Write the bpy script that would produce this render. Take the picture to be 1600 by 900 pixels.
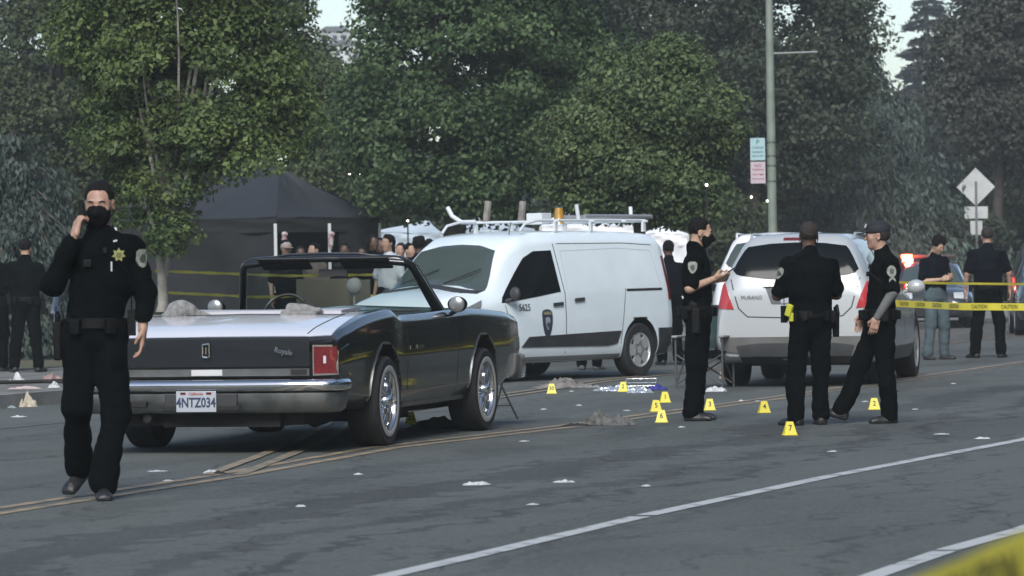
import bpy, bmesh, math, random
import numpy as np
from mathutils import Vector, Matrix, noise as mnoise
from mathutils.bvhtree import BVHTree
random.seed(7); rng = np.random.default_rng(7)
R = math.radians; PI = math.pi
SC = bpy.context.scene
for o in list(bpy.data.objects): bpy.data.objects.remove(o)
C = SC.collection

# ---------------------------------------------------------------- camera, sky, sun, exposure
F = 6400.0; CAMH = 1.3; ROLL = R(.85); PITCH = math.atan(22/6400)
cd = bpy.data.cameras.new('camera'); cam = bpy.data.objects.new('camera', cd); C.objects.link(cam)
cd.sensor_width = 36; cd.lens = F/1600*36; cd.clip_start = .3; cd.clip_end = 3000
cam.location = (0, 0, CAMH)
cam.rotation_euler = (Matrix.Rotation(PI/2-PITCH, 3, 'X') @ Matrix.Rotation(-ROLL, 3, 'Z')).to_euler()
cd.dof.use_dof = True; cd.dof.focus_distance = 34; cd.dof.aperture_fstop = 7.5
SC.camera = cam
W = bpy.data.worlds.new('World'); SC.world = W; W.use_nodes = True
wn = W.node_tree; bg = wn.nodes['Background']
sky = wn.nodes.new('ShaderNodeTexSky'); sky.sky_type = 'NISHITA'; sky.sun_disc = False
SUN_EL, SUN_ROT = 40, 186
sky.sun_elevation = R(SUN_EL); sky.sun_rotation = R(SUN_ROT); sky.air_density = .85; sky.dust_density = .8; sky.ozone_density = .9
tint = wn.nodes.new('ShaderNodeMix'); tint.data_type = 'RGBA'; tint.blend_type = 'MULTIPLY'; tint.inputs[0].default_value = 1; tint.inputs[7].default_value = (1.07, 1.01, .94, 1); wn.links.new(sky.outputs[0], tint.inputs[6]); wn.links.new(tint.outputs[2], bg.inputs[0]); bg.inputs[1].default_value = .075
sd = bpy.data.lights.new('sun', 'SUN'); sun = bpy.data.objects.new('sun', sd); C.objects.link(sun)
sd.energy = 1.5; sd.angle = R(30); sd.color = (1, .985, .95)
# direction towards the sun: rotation 0 = +Y, clockwise
sv = Vector((math.sin(R(SUN_ROT))*math.cos(R(SUN_EL)), math.cos(R(SUN_ROT))*math.cos(R(SUN_EL)), math.sin(R(SUN_EL))))
sun.rotation_euler = sv.to_track_quat('Z', 'Y').to_euler()
SC.view_settings.view_transform = 'Standard'; SC.view_settings.look = 'None'
SC.view_settings.exposure = 1.30; SC.view_settings.gamma = 1
SC.cycles.max_bounces = 6; SC.cycles.use_denoising = True; SC.cycles.volume_bounces = 0

def ray(px, py):
    u = (px-800)/F; v = -(py-450)/F
    u2 = u*math.cos(ROLL)+v*math.sin(ROLL); v2 = -u*math.sin(ROLL)+v*math.cos(ROLL)
    return u2, math.cos(PITCH)+v2*math.sin(PITCH), -math.sin(PITCH)+v2*math.cos(PITCH)
def G(px, py, z=0.0):            # photo pixel -> point on the ground at height z
    r = ray(px, py); t = (z-CAMH)/r[2]; return Vector((r[0]*t, r[1]*t, z))
def at(px, py, Y):               # photo pixel -> point at distance Y
    r = ray(px, py); t = Y/r[1]; return Vector((r[0]*t, Y, CAMH+r[2]*t))
def cosd(a): return math.cos(R(a))
def sind(a): return math.sin(R(a))

# ---------------------------------------------------------------- materials
MATS = {}
def mat(name, col, rough=.6, metal=0, var=0, vscale=8, bump=0, bscale=60, coat=0, spec=.5, emit=None, trans=0, sheen=0, island=0, col2=None, backscatter=0):
    if name in MATS: return MATS[name]
    m = bpy.data.materials.new(name); m.use_nodes = True; MATS[name] = m
    nt = m.node_tree; p = nt.nodes['Principled BSDF']
    p.inputs['Base Color'].default_value = (*col, 1); p.inputs['Roughness'].default_value = rough
    p.inputs['Metallic'].default_value = metal; p.inputs['Coat Weight'].default_value = coat
    p.inputs['Coat Roughness'].default_value = .04; p.inputs['Specular IOR Level'].default_value = spec
    if trans: p.inputs['Transmission Weight'].default_value = trans; p.inputs['IOR'].default_value = 1.1 if trans == 1 else 1.45
    if sheen: p.inputs['Sheen Weight'].default_value = sheen
    if emit: p.inputs['Emission Color'].default_value = (*emit[:3], 1); p.inputs['Emission Strength'].default_value = emit[3]
    tc = nt.nodes.new('ShaderNodeTexCoord')
    if var or col2:
        n = nt.nodes.new('ShaderNodeTexNoise'); n.inputs['Scale'].default_value = vscale; n.inputs['Detail'].default_value = 6
        nt.links.new(tc.outputs['Object'], n.inputs['Vector'])
        mr = nt.nodes.new('ShaderNodeMapRange'); mr.inputs[1].default_value = .35; mr.inputs[2].default_value = .65
        nt.links.new(n.outputs[0], mr.inputs[0])
        mx = nt.nodes.new('ShaderNodeMix'); mx.data_type = 'RGBA'
        c2 = col2 or tuple(c*(1-var) for c in col); c1 = col if col2 else tuple(min(1, c*(1+var)) for c in col)
        mx.inputs[6].default_value = (*c2, 1); mx.inputs[7].default_value = (*c1, 1)
        fac = mr.outputs[0]
        if island:
            g = nt.nodes.new('ShaderNodeNewGeometry'); a = nt.nodes.new('ShaderNodeMath'); a.operation = 'MULTIPLY_ADD'
            a.inputs[1].default_value = island; nt.links.new(g.outputs['Random Per Island'], a.inputs[0])
            s = nt.nodes.new('ShaderNodeMath'); s.operation = 'MULTIPLY_ADD'; s.inputs[1].default_value = .25; at_ = nt.nodes.new('ShaderNodeAttribute'); at_.attribute_name = 'tone'; tm = nt.nodes.new('ShaderNodeMath'); tm.operation = 'MULTIPLY'; tm.inputs[1].default_value = .75-island; nt.links.new(at_.outputs['Fac'], tm.inputs[0]); nt.links.new(tm.outputs[0], s.inputs[2])
            nt.links.new(fac, s.inputs[0]); nt.links.new(s.outputs[0], a.inputs[2]); fac = a.outputs[0]
        nt.links.new(fac, mx.inputs[0]); nt.links.new(mx.outputs[2], p.inputs['Base Color'])
    if bump:
        n2 = nt.nodes.new('ShaderNodeTexNoise'); n2.inputs['Scale'].default_value = bscale; n2.inputs['Detail'].default_value = 4
        nt.links.new(tc.outputs['Object'], n2.inputs['Vector'])
        b = nt.nodes.new('ShaderNodeBump'); b.inputs['Strength'].default_value = bump; b.inputs['Distance'].default_value = .02
        nt.links.new(n2.outputs[0], b.inputs['Height']); nt.links.new(b.outputs[0], p.inputs['Normal'])
    if backscatter:
        out = nt.nodes['Material Output']; tl = nt.nodes.new('ShaderNodeBsdfTranslucent'); ms = nt.nodes.new('ShaderNodeMixShader')
        ms.inputs[0].default_value = backscatter
        src = p.inputs['Base Color'].links[0].from_socket if p.inputs['Base Color'].links else None
        if src: nt.links.new(src, tl.inputs[0])
        else: tl.inputs[0].default_value = (*col, 1)
        nt.links.new(p.outputs[0], ms.inputs[1]); nt.links.new(tl.outputs[0], ms.inputs[2]); nt.links.new(ms.outputs[0], out.inputs[0])
    return m

# ---------------------------------------------------------------- object helpers
def tag(o, label=None, cat=None, group=None, kind=None):
    if label: o['label'] = label
    if cat: o['category'] = cat
    if group: o['group'] = group
    if kind: o['kind'] = kind
    return o
def empty(name, loc, rz=0, **k):
    o = bpy.data.objects.new(name, None); C.objects.link(o); o.location = loc; o.rotation_euler = (0, 0, rz); o.empty_display_size = .2
    return tag(o, **k)
def link(name, me, m=None, parent=None, smooth=None):
    o = bpy.data.objects.new(name, me); C.objects.link(o)
    if m is not None:
        for x in (m if isinstance(m, (list, tuple)) else [m]): me.materials.append(x)
    if parent is not None: o.parent = parent
    if smooth is not None:
        me.shade_smooth()
        if smooth < 180: me.set_sharp_from_angle(angle=R(smooth))
    return o
def copy_tree(o, parent=None):
    c = o.copy(); C.objects.link(c)
    if parent is not None: c.parent = parent
    for ch in list(o.children): copy_tree(ch, c)
    return c
class MB:
    def __init__(s): s.v = []; s.f = []; s.m = []; s.mi = 0
    def add(s, vs, fs):
        b = len(s.v); s.v += [tuple(v) for v in vs]; s.f += [tuple(b+i for i in f) for f in fs]; s.m += [s.mi]*len(fs)
    def box(s, c, h, rot=None, taper=1):
        vs = []
        for z in (-1, 1):
            k = taper if z > 0 else 1
            for x, y in ((-1, -1), (1, -1), (1, 1), (-1, 1)): vs.append(Vector((x*h[0]*k, y*h[1]*k, z*h[2])))
        if rot is not None: vs = [rot @ v for v in vs]
        c = Vector(c); s.add([v+c for v in vs], [(0, 3, 2, 1), (4, 5, 6, 7), (0, 1, 5, 4), (1, 2, 6, 5), (2, 3, 7, 6), (3, 0, 4, 7)])
    def tube(s, pts, r, n=8, cap=True):
        pts = [Vector(p) for p in pts]; rs = r if isinstance(r, (list, tuple)) else [r]*len(pts); vs = []; up = None
        for i, p in enumerate(pts):
            d = (pts[min(i+1, len(pts)-1)]-pts[max(i-1, 0)]).normalized()
            if up is None: up = Vector((0, 0, 1)) if abs(d.z) < .9 else Vector((1, 0, 0))
            a = d.cross(up).normalized(); b = d.cross(a).normalized()
            for k in range(n):
                t = 2*PI*k/n; vs.append(p+rs[i]*(a*math.cos(t)+b*math.sin(t)))
        fs = [(i*n+k, i*n+(k+1) % n, (i+1)*n+(k+1) % n, (i+1)*n+k) for i in range(len(pts)-1) for k in range(n)]
        if cap: fs += [tuple(range(n-1, -1, -1)), tuple((len(pts)-1)*n+k for k in range(n))]
        s.add(vs, fs)
    def lathe(s, prof, n=32, axis='Y', c=(0, 0, 0), closed=False):   # prof (r, h) along the axis
        vs = []
        for r_, h in prof:
            for k in range(n):
                t = 2*PI*k/n; a, b = r_*math.cos(t), r_*math.sin(t)
                v = (a, h, b) if axis == 'Y' else (a, b, h) if axis == 'Z' else (h, a, b)
                vs.append((v[0]+c[0], v[1]+c[1], v[2]+c[2]))
        P = len(prof); rng_ = range(P if closed else P-1)
        s.add(vs, [(i*n+k, i*n+(k+1) % n, ((i+1) % P)*n+(k+1) % n, ((i+1) % P)*n+k) for i in rng_ for k in range(n)])
    def ell(s, c, r, n=12, m=8):
        vs = []; fs = []
        for i in range(m+1):
            a = PI*i/m
            for k in range(n):
                t = 2*PI*k/n; vs.append((c[0]+r[0]*math.sin(a)*math.cos(t), c[1]+r[1]*math.sin(a)*math.sin(t), c[2]+r[2]*math.cos(a)))
        for i in range(m):
            for k in range(n): fs.append((i*n+k, (i+1)*n+k, (i+1)*n+(k+1) % n, i*n+(k+1) % n))
        s.add(vs, fs)
    def prism(s, poly, ext, M=None):      # poly: list of 2D (x,z); extruded along y by +-ext
        n = len(poly); vs = [(x, -ext, z) for x, z in poly]+[(x, ext, z) for x, z in poly]
        if M is not None: vs = [M @ Vector(v) for v in vs]
        s.add(vs, [tuple(range(n)), tuple(range(2*n-1, n-1, -1))]+[(i, i+n, (i+1) % n+n, (i+1) % n) for i in range(n)])
    def sweep(s, path, prof, closed=False):      # path in XY(Z), prof list (out, z)
        path = [Vector(p).to_3d() for p in path]; n = len(prof); vs = []; P = len(path)
        for i, p in enumerate(path):
            a = path[max(i-1, 0)]; b = path[min(i+1, P-1)]; d = (b-a); d.z = 0; d.normalize(); nrm = Vector((d.y, -d.x, 0))
            for o_, z in prof: vs.append(p+nrm*o_+Vector((0, 0, z)))
        fs = [(i*n+k, i*n+(k+1) % n, (i+1)*n+(k+1) % n, (i+1)*n+k) for i in range(P-1) for k in range(n)]
        fs += [tuple(range(n-1, -1, -1)), tuple((P-1)*n+k for k in range(n))]
        s.add(vs, fs)
    def mesh(s, name):
        me = bpy.data.meshes.new(name); me.from_pydata(s.v, [], s.f)
        if any(s.m): me.polygons.foreach_set('material_index', s.m)
        bm = bmesh.new(); bm.from_mesh(me); bmesh.ops.remove_doubles(bm, verts=bm.verts, dist=1e-5); bmesh.ops.recalc_face_normals(bm, faces=bm.faces); bm.to_mesh(me); bm.free()
        return me
    def build(s, name, m, parent=None, smooth=35, bevel=0, seg=2):
        o = link(name, s.mesh(name), m, parent, smooth)
        if bevel:
            b = o.modifiers.new('b', 'BEVEL'); b.width = bevel; b.segments = seg; b.limit_method = 'ANGLE'; b.angle_limit = R(30)
            w = o.modifiers.new('n', 'WEIGHTED_NORMAL'); w.keep_sharp = False
        return o
def np_mesh(name, V, Q, smooth=False):       # fast mesh from numpy quads / tris
    me = bpy.data.meshes.new(name); nv = len(V); nf, k = Q.shape
    me.vertices.add(nv); me.vertices.foreach_set('co', np.ascontiguousarray(V, dtype=np.float32).ravel())
    me.loops.add(nf*k); me.loops.foreach_set('vertex_index', np.ascontiguousarray(Q, dtype=np.int32).ravel())
    me.polygons.add(nf); me.polygons.foreach_set('loop_start', np.arange(0, nf*k, k, dtype=np.int32))
    me.update(calc_edges=True); me.validate()
    if smooth: me.shade_smooth()
    return me
def bake(o):
    dg = bpy.context.evaluated_depsgraph_get(); dg.update()
    me = bpy.data.meshes.new_from_object(o.evaluated_get(dg)); o.modifiers.clear(); old = o.data; o.data = me
    return me
def text_mesh(body, size, depth=.001, bold=0.0, align='CENTER'):
    cu = bpy.data.curves.new('t', 'FONT'); cu.body = body; cu.size = size; cu.extrude = depth; cu.offset = bold; cu.align_x = align; cu.align_y = 'CENTER'; cu.resolution_u = 3
    o = bpy.data.objects.new('t', cu); C.objects.link(o)
    dg = bpy.context.evaluated_depsgraph_get(); dg.update()
    me = bpy.data.meshes.new_from_object(o.evaluated_get(dg)); bpy.data.objects.remove(o); bpy.data.curves.remove(cu)
    return me
def frame(xd, yd, loc):           # matrix whose local X,Y axes are xd,yd
    x = Vector(xd).normalized(); z = x.cross(Vector(yd)).normalized(); y = z.cross(x)
    M = Matrix((x, y, z)).transposed().to_4x4(); M.translation = Vector(loc); return M

# ---------------------------------------------------------------- signed-distance modelling (bodies, clothes, soft things)
class Fld:
    def __init__(s, lo, hi, h):
        s.lo = np.array(lo, float); s.h = h; s.n = np.maximum(4, np.ceil((np.array(hi)-s.lo)/h).astype(int)+1)
        s.F = np.full(tuple(s.n), .2); s.ax = [s.lo[i]+h*np.arange(s.n[i]) for i in range(3)]
    def sl(s, lo, hi):
        a = np.clip(np.floor((np.array(lo)-s.lo)/s.h).astype(int), 0, s.n-1); b = np.clip(np.ceil((np.array(hi)-s.lo)/s.h).astype(int)+1, 1, s.n)
        if np.any(b <= a): return None
        g = [s.ax[i][a[i]:b[i]] for i in range(3)]
        return (slice(a[0], b[0]), slice(a[1], b[1]), slice(a[2], b[2])), g[0][:, None, None], g[1][None, :, None], g[2][None, None, :]
    def _op(s, q, d, k, sub):
        A = s.F[q]
        if sub:
            d = -d; h = np.clip(.5+.5*(d-A)/k, 0, 1); s.F[q] = A+(d-A)*h+k*h*(1-h)
        else:
            h = np.clip(.5+.5*(d-A)/k, 0, 1); s.F[q] = d+(A-d)*h-k*h*(1-h)
    def cone(s, a, b, ra, rb, k=.03, flat=1, fd=(0, 1, 0), sub=False):
        a = np.array(a, float); b = np.array(b, float); r = max(ra, rb)+.08
        q = s.sl(np.minimum(a, b)-r, np.maximum(a, b)+r)
        if q is None: return s
        q, X, Y, Z = q; ba = b-a; L = max(ba@ba, 1e-9)
        px, py, pz = X-a[0], Y-a[1], Z-a[2]
        t = np.clip((px*ba[0]+py*ba[1]+pz*ba[2])/L, 0, 1)
        wx, wy, wz = px-t*ba[0], py-t*ba[1], pz-t*ba[2]; d2 = wx*wx+wy*wy+wz*wz
        if flat != 1:
            w = wx*fd[0]+wy*fd[1]+wz*fd[2]; d2 = d2-w*w+(w/flat)**2
        d = np.sqrt(np.maximum(d2, 1e-12))-(ra+(rb-ra)*t)
        if flat < 1: d = d*(flat*.5+.5)
        s._op(q, d, k, sub); return s
    def ell(s, c, r, k=.02, rot=None, sub=False):
        c = np.array(c, float); r = np.array(r, float); m = r.max()+.06
        q = s.sl(c-m, c+m)
        if q is None: return s
        q, X, Y, Z = q; x, y, z = X-c[0], Y-c[1], Z-c[2]
        if rot is not None:
            M = np.array(rot.transposed()); x, y, z = (M[i][0]*x+M[i][1]*y+M[i][2]*z for i in range(3))
        k0 = np.sqrt((x/r[0])**2+(y/r[1])**2+(z/r[2])**2); k1 = np.sqrt((x/r[0]**2)**2+(y/r[1]**2)**2+(z/r[2]**2)**2)
        s._op(q, k0*(k0-1)/np.maximum(k1, 1e-6), k, sub); return s
    def box(s, c, h, rd=.01, k=.01, rot=None, sub=False):
        c = np.array(c, float); h = np.array(h, float)-rd; m = np.linalg.norm(h)+rd+.05
        q = s.sl(c-m, c+m)
        if q is None: return s
        q, X, Y, Z = q; x, y, z = X-c[0], Y-c[1], Z-c[2]
        if rot is not None:
            M = np.array(rot.transposed()); x, y, z = (M[i][0]*x+M[i][1]*y+M[i][2]*z for i in range(3))
        a, b, e = np.abs(x)-h[0], np.abs(y)-h[1], np.abs(z)-h[2]
        d = np.sqrt(np.maximum(a, 0)**2+np.maximum(b, 0)**2+np.maximum(e, 0)**2)+np.minimum(np.maximum(np.maximum(a, b), e), 0)-rd
        s._op(q, d, k, sub); return s
    def folds(s, amp, f=(9, 9, 16), seed=0):
        r = np.random.default_rng(seed); X, Y, Z = s.ax[0][:, None, None], s.ax[1][None, :, None], s.ax[2][None, None, :]
        N = 0
        for i in range(5):
            w = r.normal(size=3)*np.array(f)*1.6; N = N+np.sin(w[0]*X+w[1]*Y+w[2]*Z+r.uniform(0, 6)+1.5*np.sin(7*X+5*Z+i))
        for i in range(3):
            w = r.normal(size=3)*np.array(f)*np.array([1.0, 1.0, 1.25]); N = N+1.5*(1-np.abs(np.sin(w[0]*X+w[1]*Y+w[2]*Z+r.uniform(0, 6)+1.3*np.sin(6*X+9*Y+4*Z+i*2))))**2
        s.F = s.F+amp*(N-1)/2.5; return s
    def verts(s):
        Fd = s.F.copy(); Fd[0] = Fd[-1] = .1; Fd[:, 0] = Fd[:, -1] = .1; Fd[:, :, 0] = Fd[:, :, -1] = .1
        S = Fd < 0; n = Fd.shape; P = np.zeros((n[0]-1, n[1]-1, n[2]-1, 3)); cnt = np.zeros((n[0]-1, n[1]-1, n[2]-1))
        crosses = []
        for ax in range(3):
            a = [slice(None)]*3; b = [slice(None)]*3; a[ax] = slice(0, -1); b[ax] = slice(1, None)
            A, B = Fd[tuple(a)], Fd[tuple(b)]; cr = (S[tuple(a)] != S[tuple(b)]); crosses.append((cr, S[tuple(a)]))
            t = np.where(cr, A/np.where(cr, A-B, 1), 0)
            o1, o2 = [i for i in range(3) if i != ax]
            for d1 in (0, 1):
                for d2 in (0, 1):
                    q = [slice(None)]*3
                    q[o1] = slice(d1, n[o1]-1+d1); q[o2] = slice(d2, n[o2]-1+d2)
                    c = cr[tuple(q)]; cnt += c
                    P[..., ax] += np.where(c, t[tuple(q)], 0); P[..., o1] += c*d1; P[..., o2] += c*d2
        act = cnt > 0; idx = -np.ones(act.shape, int); idx[act] = np.arange(act.sum())
        I = np.argwhere(act); V = (I+P[act]/cnt[act][:, None])*s.h+s.lo
        Q = []
        for ax in range(3):
            cr, sa = crosses[ax]; o1, o2 = [(1, 2), (2, 0), (0, 1)][ax]
            E = np.argwhere(cr); E = E[(E[:, o1] > 0) & (E[:, o2] > 0) & (E[:, o1] < n[o1]-1) & (E[:, o2] < n[o2]-1)]
            def cell(d1, d2):
                T = E.copy(); T[:, o1] -= d1; T[:, o2] -= d2; return idx[T[:, 0], T[:, 1], T[:, 2]]
            q = np.stack([cell(1, 1), cell(0, 1), cell(0, 0), cell(1, 0)], 1)
            ins = sa[E[:, 0], E[:, 1], E[:, 2]]; q[~ins] = q[~ins][:, ::-1]; Q.append(q)
        Q = np.concatenate(Q) if Q else np.zeros((0, 4), int); Q = Q[(Q >= 0).all(1)]
        return V, Q
def sdf_obj(name, f, m, parent=None, scale=1, M=None):
    V, Q = f.verts()
    if M is not None: V = V@np.array(M.to_3x3()).T+np.array(M.translation)
    return link(name, np_mesh(name, V*scale, Q, True), m, parent)
def joinVQ(parts):
    b = 0; Vs = []; Qs = []
    for V, Q in parts: Vs.append(V); Qs.append(Q+b); b += len(V)
    return np.concatenate(Vs), np.concatenate(Qs)
# ---------------------------------------------------------------- vehicle tools
BLACKP = mat('black_paint', (.003, .003, .004), .16, coat=.55, bump=.015, bscale=2, spec=.35)
WHITEP = mat('white_paint', (.72, .81, .85), .3, coat=.6, var=.04, vscale=2)
SILVERP = mat('silver_paint', (.45, .475, .485), .32, metal=.15, coat=.7)
DKPLAS = mat('dark_plastic', (.03, .032, .034), .55, var=.2, vscale=5, bump=.1)
GAP = mat('panel_gap', (.012, .012, .012), .8)
CHROME = mat('chrome', (.75, .76, .77), .12, metal=1, bump=.02, bscale=6)
DULLCHR = mat('dull_steel', (.24, .25, .25), .35, metal=.9, var=.25, vscale=6)
RUBBER = mat('tyre_rubber', (.016, .016, .016), .75, var=.3, vscale=10)
WWALL = mat('whitewall', (.42, .42, .41), .6, var=.1)
RIM = mat('rim_alloy', (.50, .52, .53), .4, metal=.5)
DGLASS = mat('dark_glass', (.004, .006, .007), .10, spec=.2)
GGLASS = mat('grey_green_glass', (.055, .075, .072), .08, spec=.6)
REDLENS = mat('red_lens', (.13, .008, .012), .2, coat=1, var=.2, vscale=40)
CLEAR = mat('clear_lens', (.55, .56, .56), .15, coat=1)
GREYM = mat('grey_cloth', (.20, .20, .195), .85, var=.3, vscale=20, bump=.4, bscale=25)

def hermite(xk, yk, x):
    xk = np.array(xk, float); yk = np.array(yk, float); d = np.diff(yk)/np.diff(xk); m = np.zeros(len(xk))
    m[0] = d[0]; m[-1] = d[-1]
    for i in range(1, len(xk)-1): m[i] = 0 if d[i-1]*d[i] <= 0 else 2*d[i-1]*d[i]/(d[i-1]+d[i])
    i = min(max(int(np.searchsorted(xk, x)-1), 0), len(xk)-2); h = xk[i+1]-xk[i]; t = (x-xk[i])/h
    return (2*t**3-3*t*t+1)*yk[i]+(t**3-2*t*t+t)*h*m[i]+(-2*t**3+3*t*t)*yk[i+1]+(t**3-t*t)*h*m[i+1]
def loft(keys, sub=6, rad=.03, smooth=True, endr=.04):
    xs = [k[0] for k in keys]; J = len(keys[0][1]); st = []
    X = []
    for a, b in zip(xs[:-1], xs[1:]): X += [a+(b-a)*i/sub for i in range(sub)]
    X.append(xs[-1])
    X = [xs[0]+endr*.3] + [x for x in X if xs[0]+endr < x < xs[-1]-endr] + [xs[-1]-endr*.3]; X.insert(0, xs[0]); X.append(xs[-1]); 
    rings = []
    for x in X:
        P = []
        for j in range(J):
            y = hermite(xs, [k[1][j][0] for k in keys], x) if smooth else np.interp(x, xs, [k[1][j][0] for k in keys])
            z = hermite(xs, [k[1][j][1] for k in keys], x) if smooth else np.interp(x, xs, [k[1][j][1] for k in keys])
            P.append(Vector((y, z)))
        if x in (X[0], X[-1]):
            cz = (P[0].y+P[-1].y)/2; P = [Vector((p.x*(1-endr*.6/max(.3, abs(P[J//2].x))), cz+(p.y-cz)*(1-endr*.9/max(.1, (P[0].y-P[-1].y)/2)))) for p in P]
        out = [P[0]]
        for j in range(1, J-1):
            a, b, c = P[j-1], P[j], P[j+1]; la, lc = (b-a).length, (c-b).length; r1 = min(rad, .35*la); r2 = min(rad, .35*lc)
            p = b+(a-b)*(r1/max(la, 1e-6)); q = b+(c-b)*(r2/max(lc, 1e-6)); mm = (p+q)*.25+b*.5
            out += [p, mm, q]
        out.append(P[-1]); rings.append((x, out))
    n = len(rings[0][1]); m = MB(); vs = []; N = 2*n-2
    for x, o in rings:
        vs += [(x, p.x, p.y) for p in o]+[(x, -p.x, p.y) for p in o[-2:0:-1]]
    fs = [(i*N+k, i*N+(k+1) % N, (i+1)*N+(k+1) % N, (i+1)*N+k) for i in range(len(rings)-1) for k in range(N)]
    fs += [tuple(range(N)), tuple((len(rings)-1)*N+k for k in range(N-1, -1, -1))]
    m.add(vs, fs); return m
def car_body(name, mb, m, parent, arches, halfw, tub=None, smooth=28):
    o = link(name, mb.mesh(name), [m, GAP], parent, None); cut = []
    for (x, z, r) in arches:
        for s in (1, -1):
            c = MB(); c.lathe([(0, s*(halfw-.42)), (r, s*(halfw-.42)), (r, s*(halfw+.3)), (0, s*(halfw+.3))], 48, c=(x, 0, z)); cut.append(c)
    if tub:
        c = MB(); c.box(*tub); cut.append(c)
    objs = []
    for c in cut:
        k = link('cut', c.mesh('cut')); k.parent = parent; objs.append(k)
        b = o.modifiers.new('b', 'BOOLEAN'); b.operation = 'DIFFERENCE'; b.solver = 'EXACT'; b.object = k
    sp = parent.matrix_world.copy() if parent else None
    me = bake(o)
    for k in objs: bpy.data.objects.remove(k)
    for p in me.polygons:
        c = p.center
        for (x, z, r) in arches:
            if math.hypot(c.x-x, c.z-z) < r*1.003 and abs(c.y) < halfw+.1 and abs(c.y) > halfw-.44: p.material_index = 1
        if tub:
            t0, h0 = tub
            if all(abs(c[i]-t0[i]) < h0[i]+.002 for i in range(3)): p.material_index = 1
    me.shade_smooth(); me.set_sharp_from_angle(angle=R(smooth))
    return o, BVHTree.FromPolygons([v.co[:] for v in me.vertices], [p.vertices[:] for p in me.polygons])
AX = {'left': lambda a, b: (Vector((a, 4, b)), Vector((0, -1, 0))), 'right': lambda a, b: (Vector((a, -4, b)), Vector((0, 1, 0))),
      'rear': lambda a, b: (Vector((-9, a, b)), Vector((1, 0, 0))), 'front': lambda a, b: (Vector((12, a, b)), Vector((-1, 0, 0))),
      'top': lambda a, b: (Vector((a, b, 5)), Vector((0, 0, -1)))}
def resamp(pl, n):
    P = [Vector(p) for p in pl]
    if len(P) == 1: return [P[0]]*n
    L = [0]
    for a, b in zip(P[:-1], P[1:]): L.append(L[-1]+(b-a).length)
    return [Vector((np.interp(L[-1]*i/(n-1), L, [p.x for p in P]), np.interp(L[-1]*i/(n-1), L, [p.y for p in P]))) for i in range(n)]
def patch_mb(bvh, axis, lower, upper, off=.006, nu=14, nv=5, thick=.02, mb=None):
    lo, up = resamp(lower, nu), resamp(upper, nu); V = []; Nn = []
    for j in range(nv):
        for i in range(nu):
            q = lo[i].lerp(up[i], j/(nv-1)); o_, d = AX[axis](q.x, q.y); h, n, _, _ = bvh.ray_cast(o_, d)
            if h is None: h, n, _, _ = bvh.find_nearest(o_+d*4); 
            if n.dot(d) > 0: n = -n
            V.append(h+n*off); Nn.append(n)
    m = mb or MB(); base = [(j*nu+i, j*nu+i+1, (j+1)*nu+i+1, (j+1)*nu+i) for j in range(nv-1) for i in range(nu-1)]
    rim = list(range(nu))+[j*nu+nu-1 for j in range(1, nv)]+[(nv-1)*nu+i for i in range(nu-2, -1, -1)]+[j*nu for j in range(nv-2, 0, -1)]
    vs = list(V)+[V[k]-Nn[k]*(thick) for k in rim]; B = len(V); r = len(rim)
    m.add(vs, base+[(rim[k], B+k, B+(k+1) % r, rim[(k+1) % r]) for k in range(r)]); return m
def patch(bvh, axis, lower, upper, name, m, parent, off=.006, nu=14, nv=5, thick=.02):
    return patch_mb(bvh, axis, lower, upper, off, nu, nv, thick).build(name, m, parent, 40)
def strip(bvh, axis, pts, w, name, m, parent, off=.002):      # thin line following the body (door gaps, trim)
    mb = MB()
    P = [Vector(p) for p in pts]
    for a, b in zip(P[:-1], P[1:]):
        d = (b-a).normalized(); n = Vector((-d.y, d.x))*w/2; patch_mb(bvh, axis, [a-n-d*w*.3, b-n+d*w*.3], [a+n-d*w*.3, b+n+d*w*.3], off, max(3, int((b-a).length/.12)+2), 2, .006, mb)
    return mb.build(name, m, parent, 40)
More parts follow.
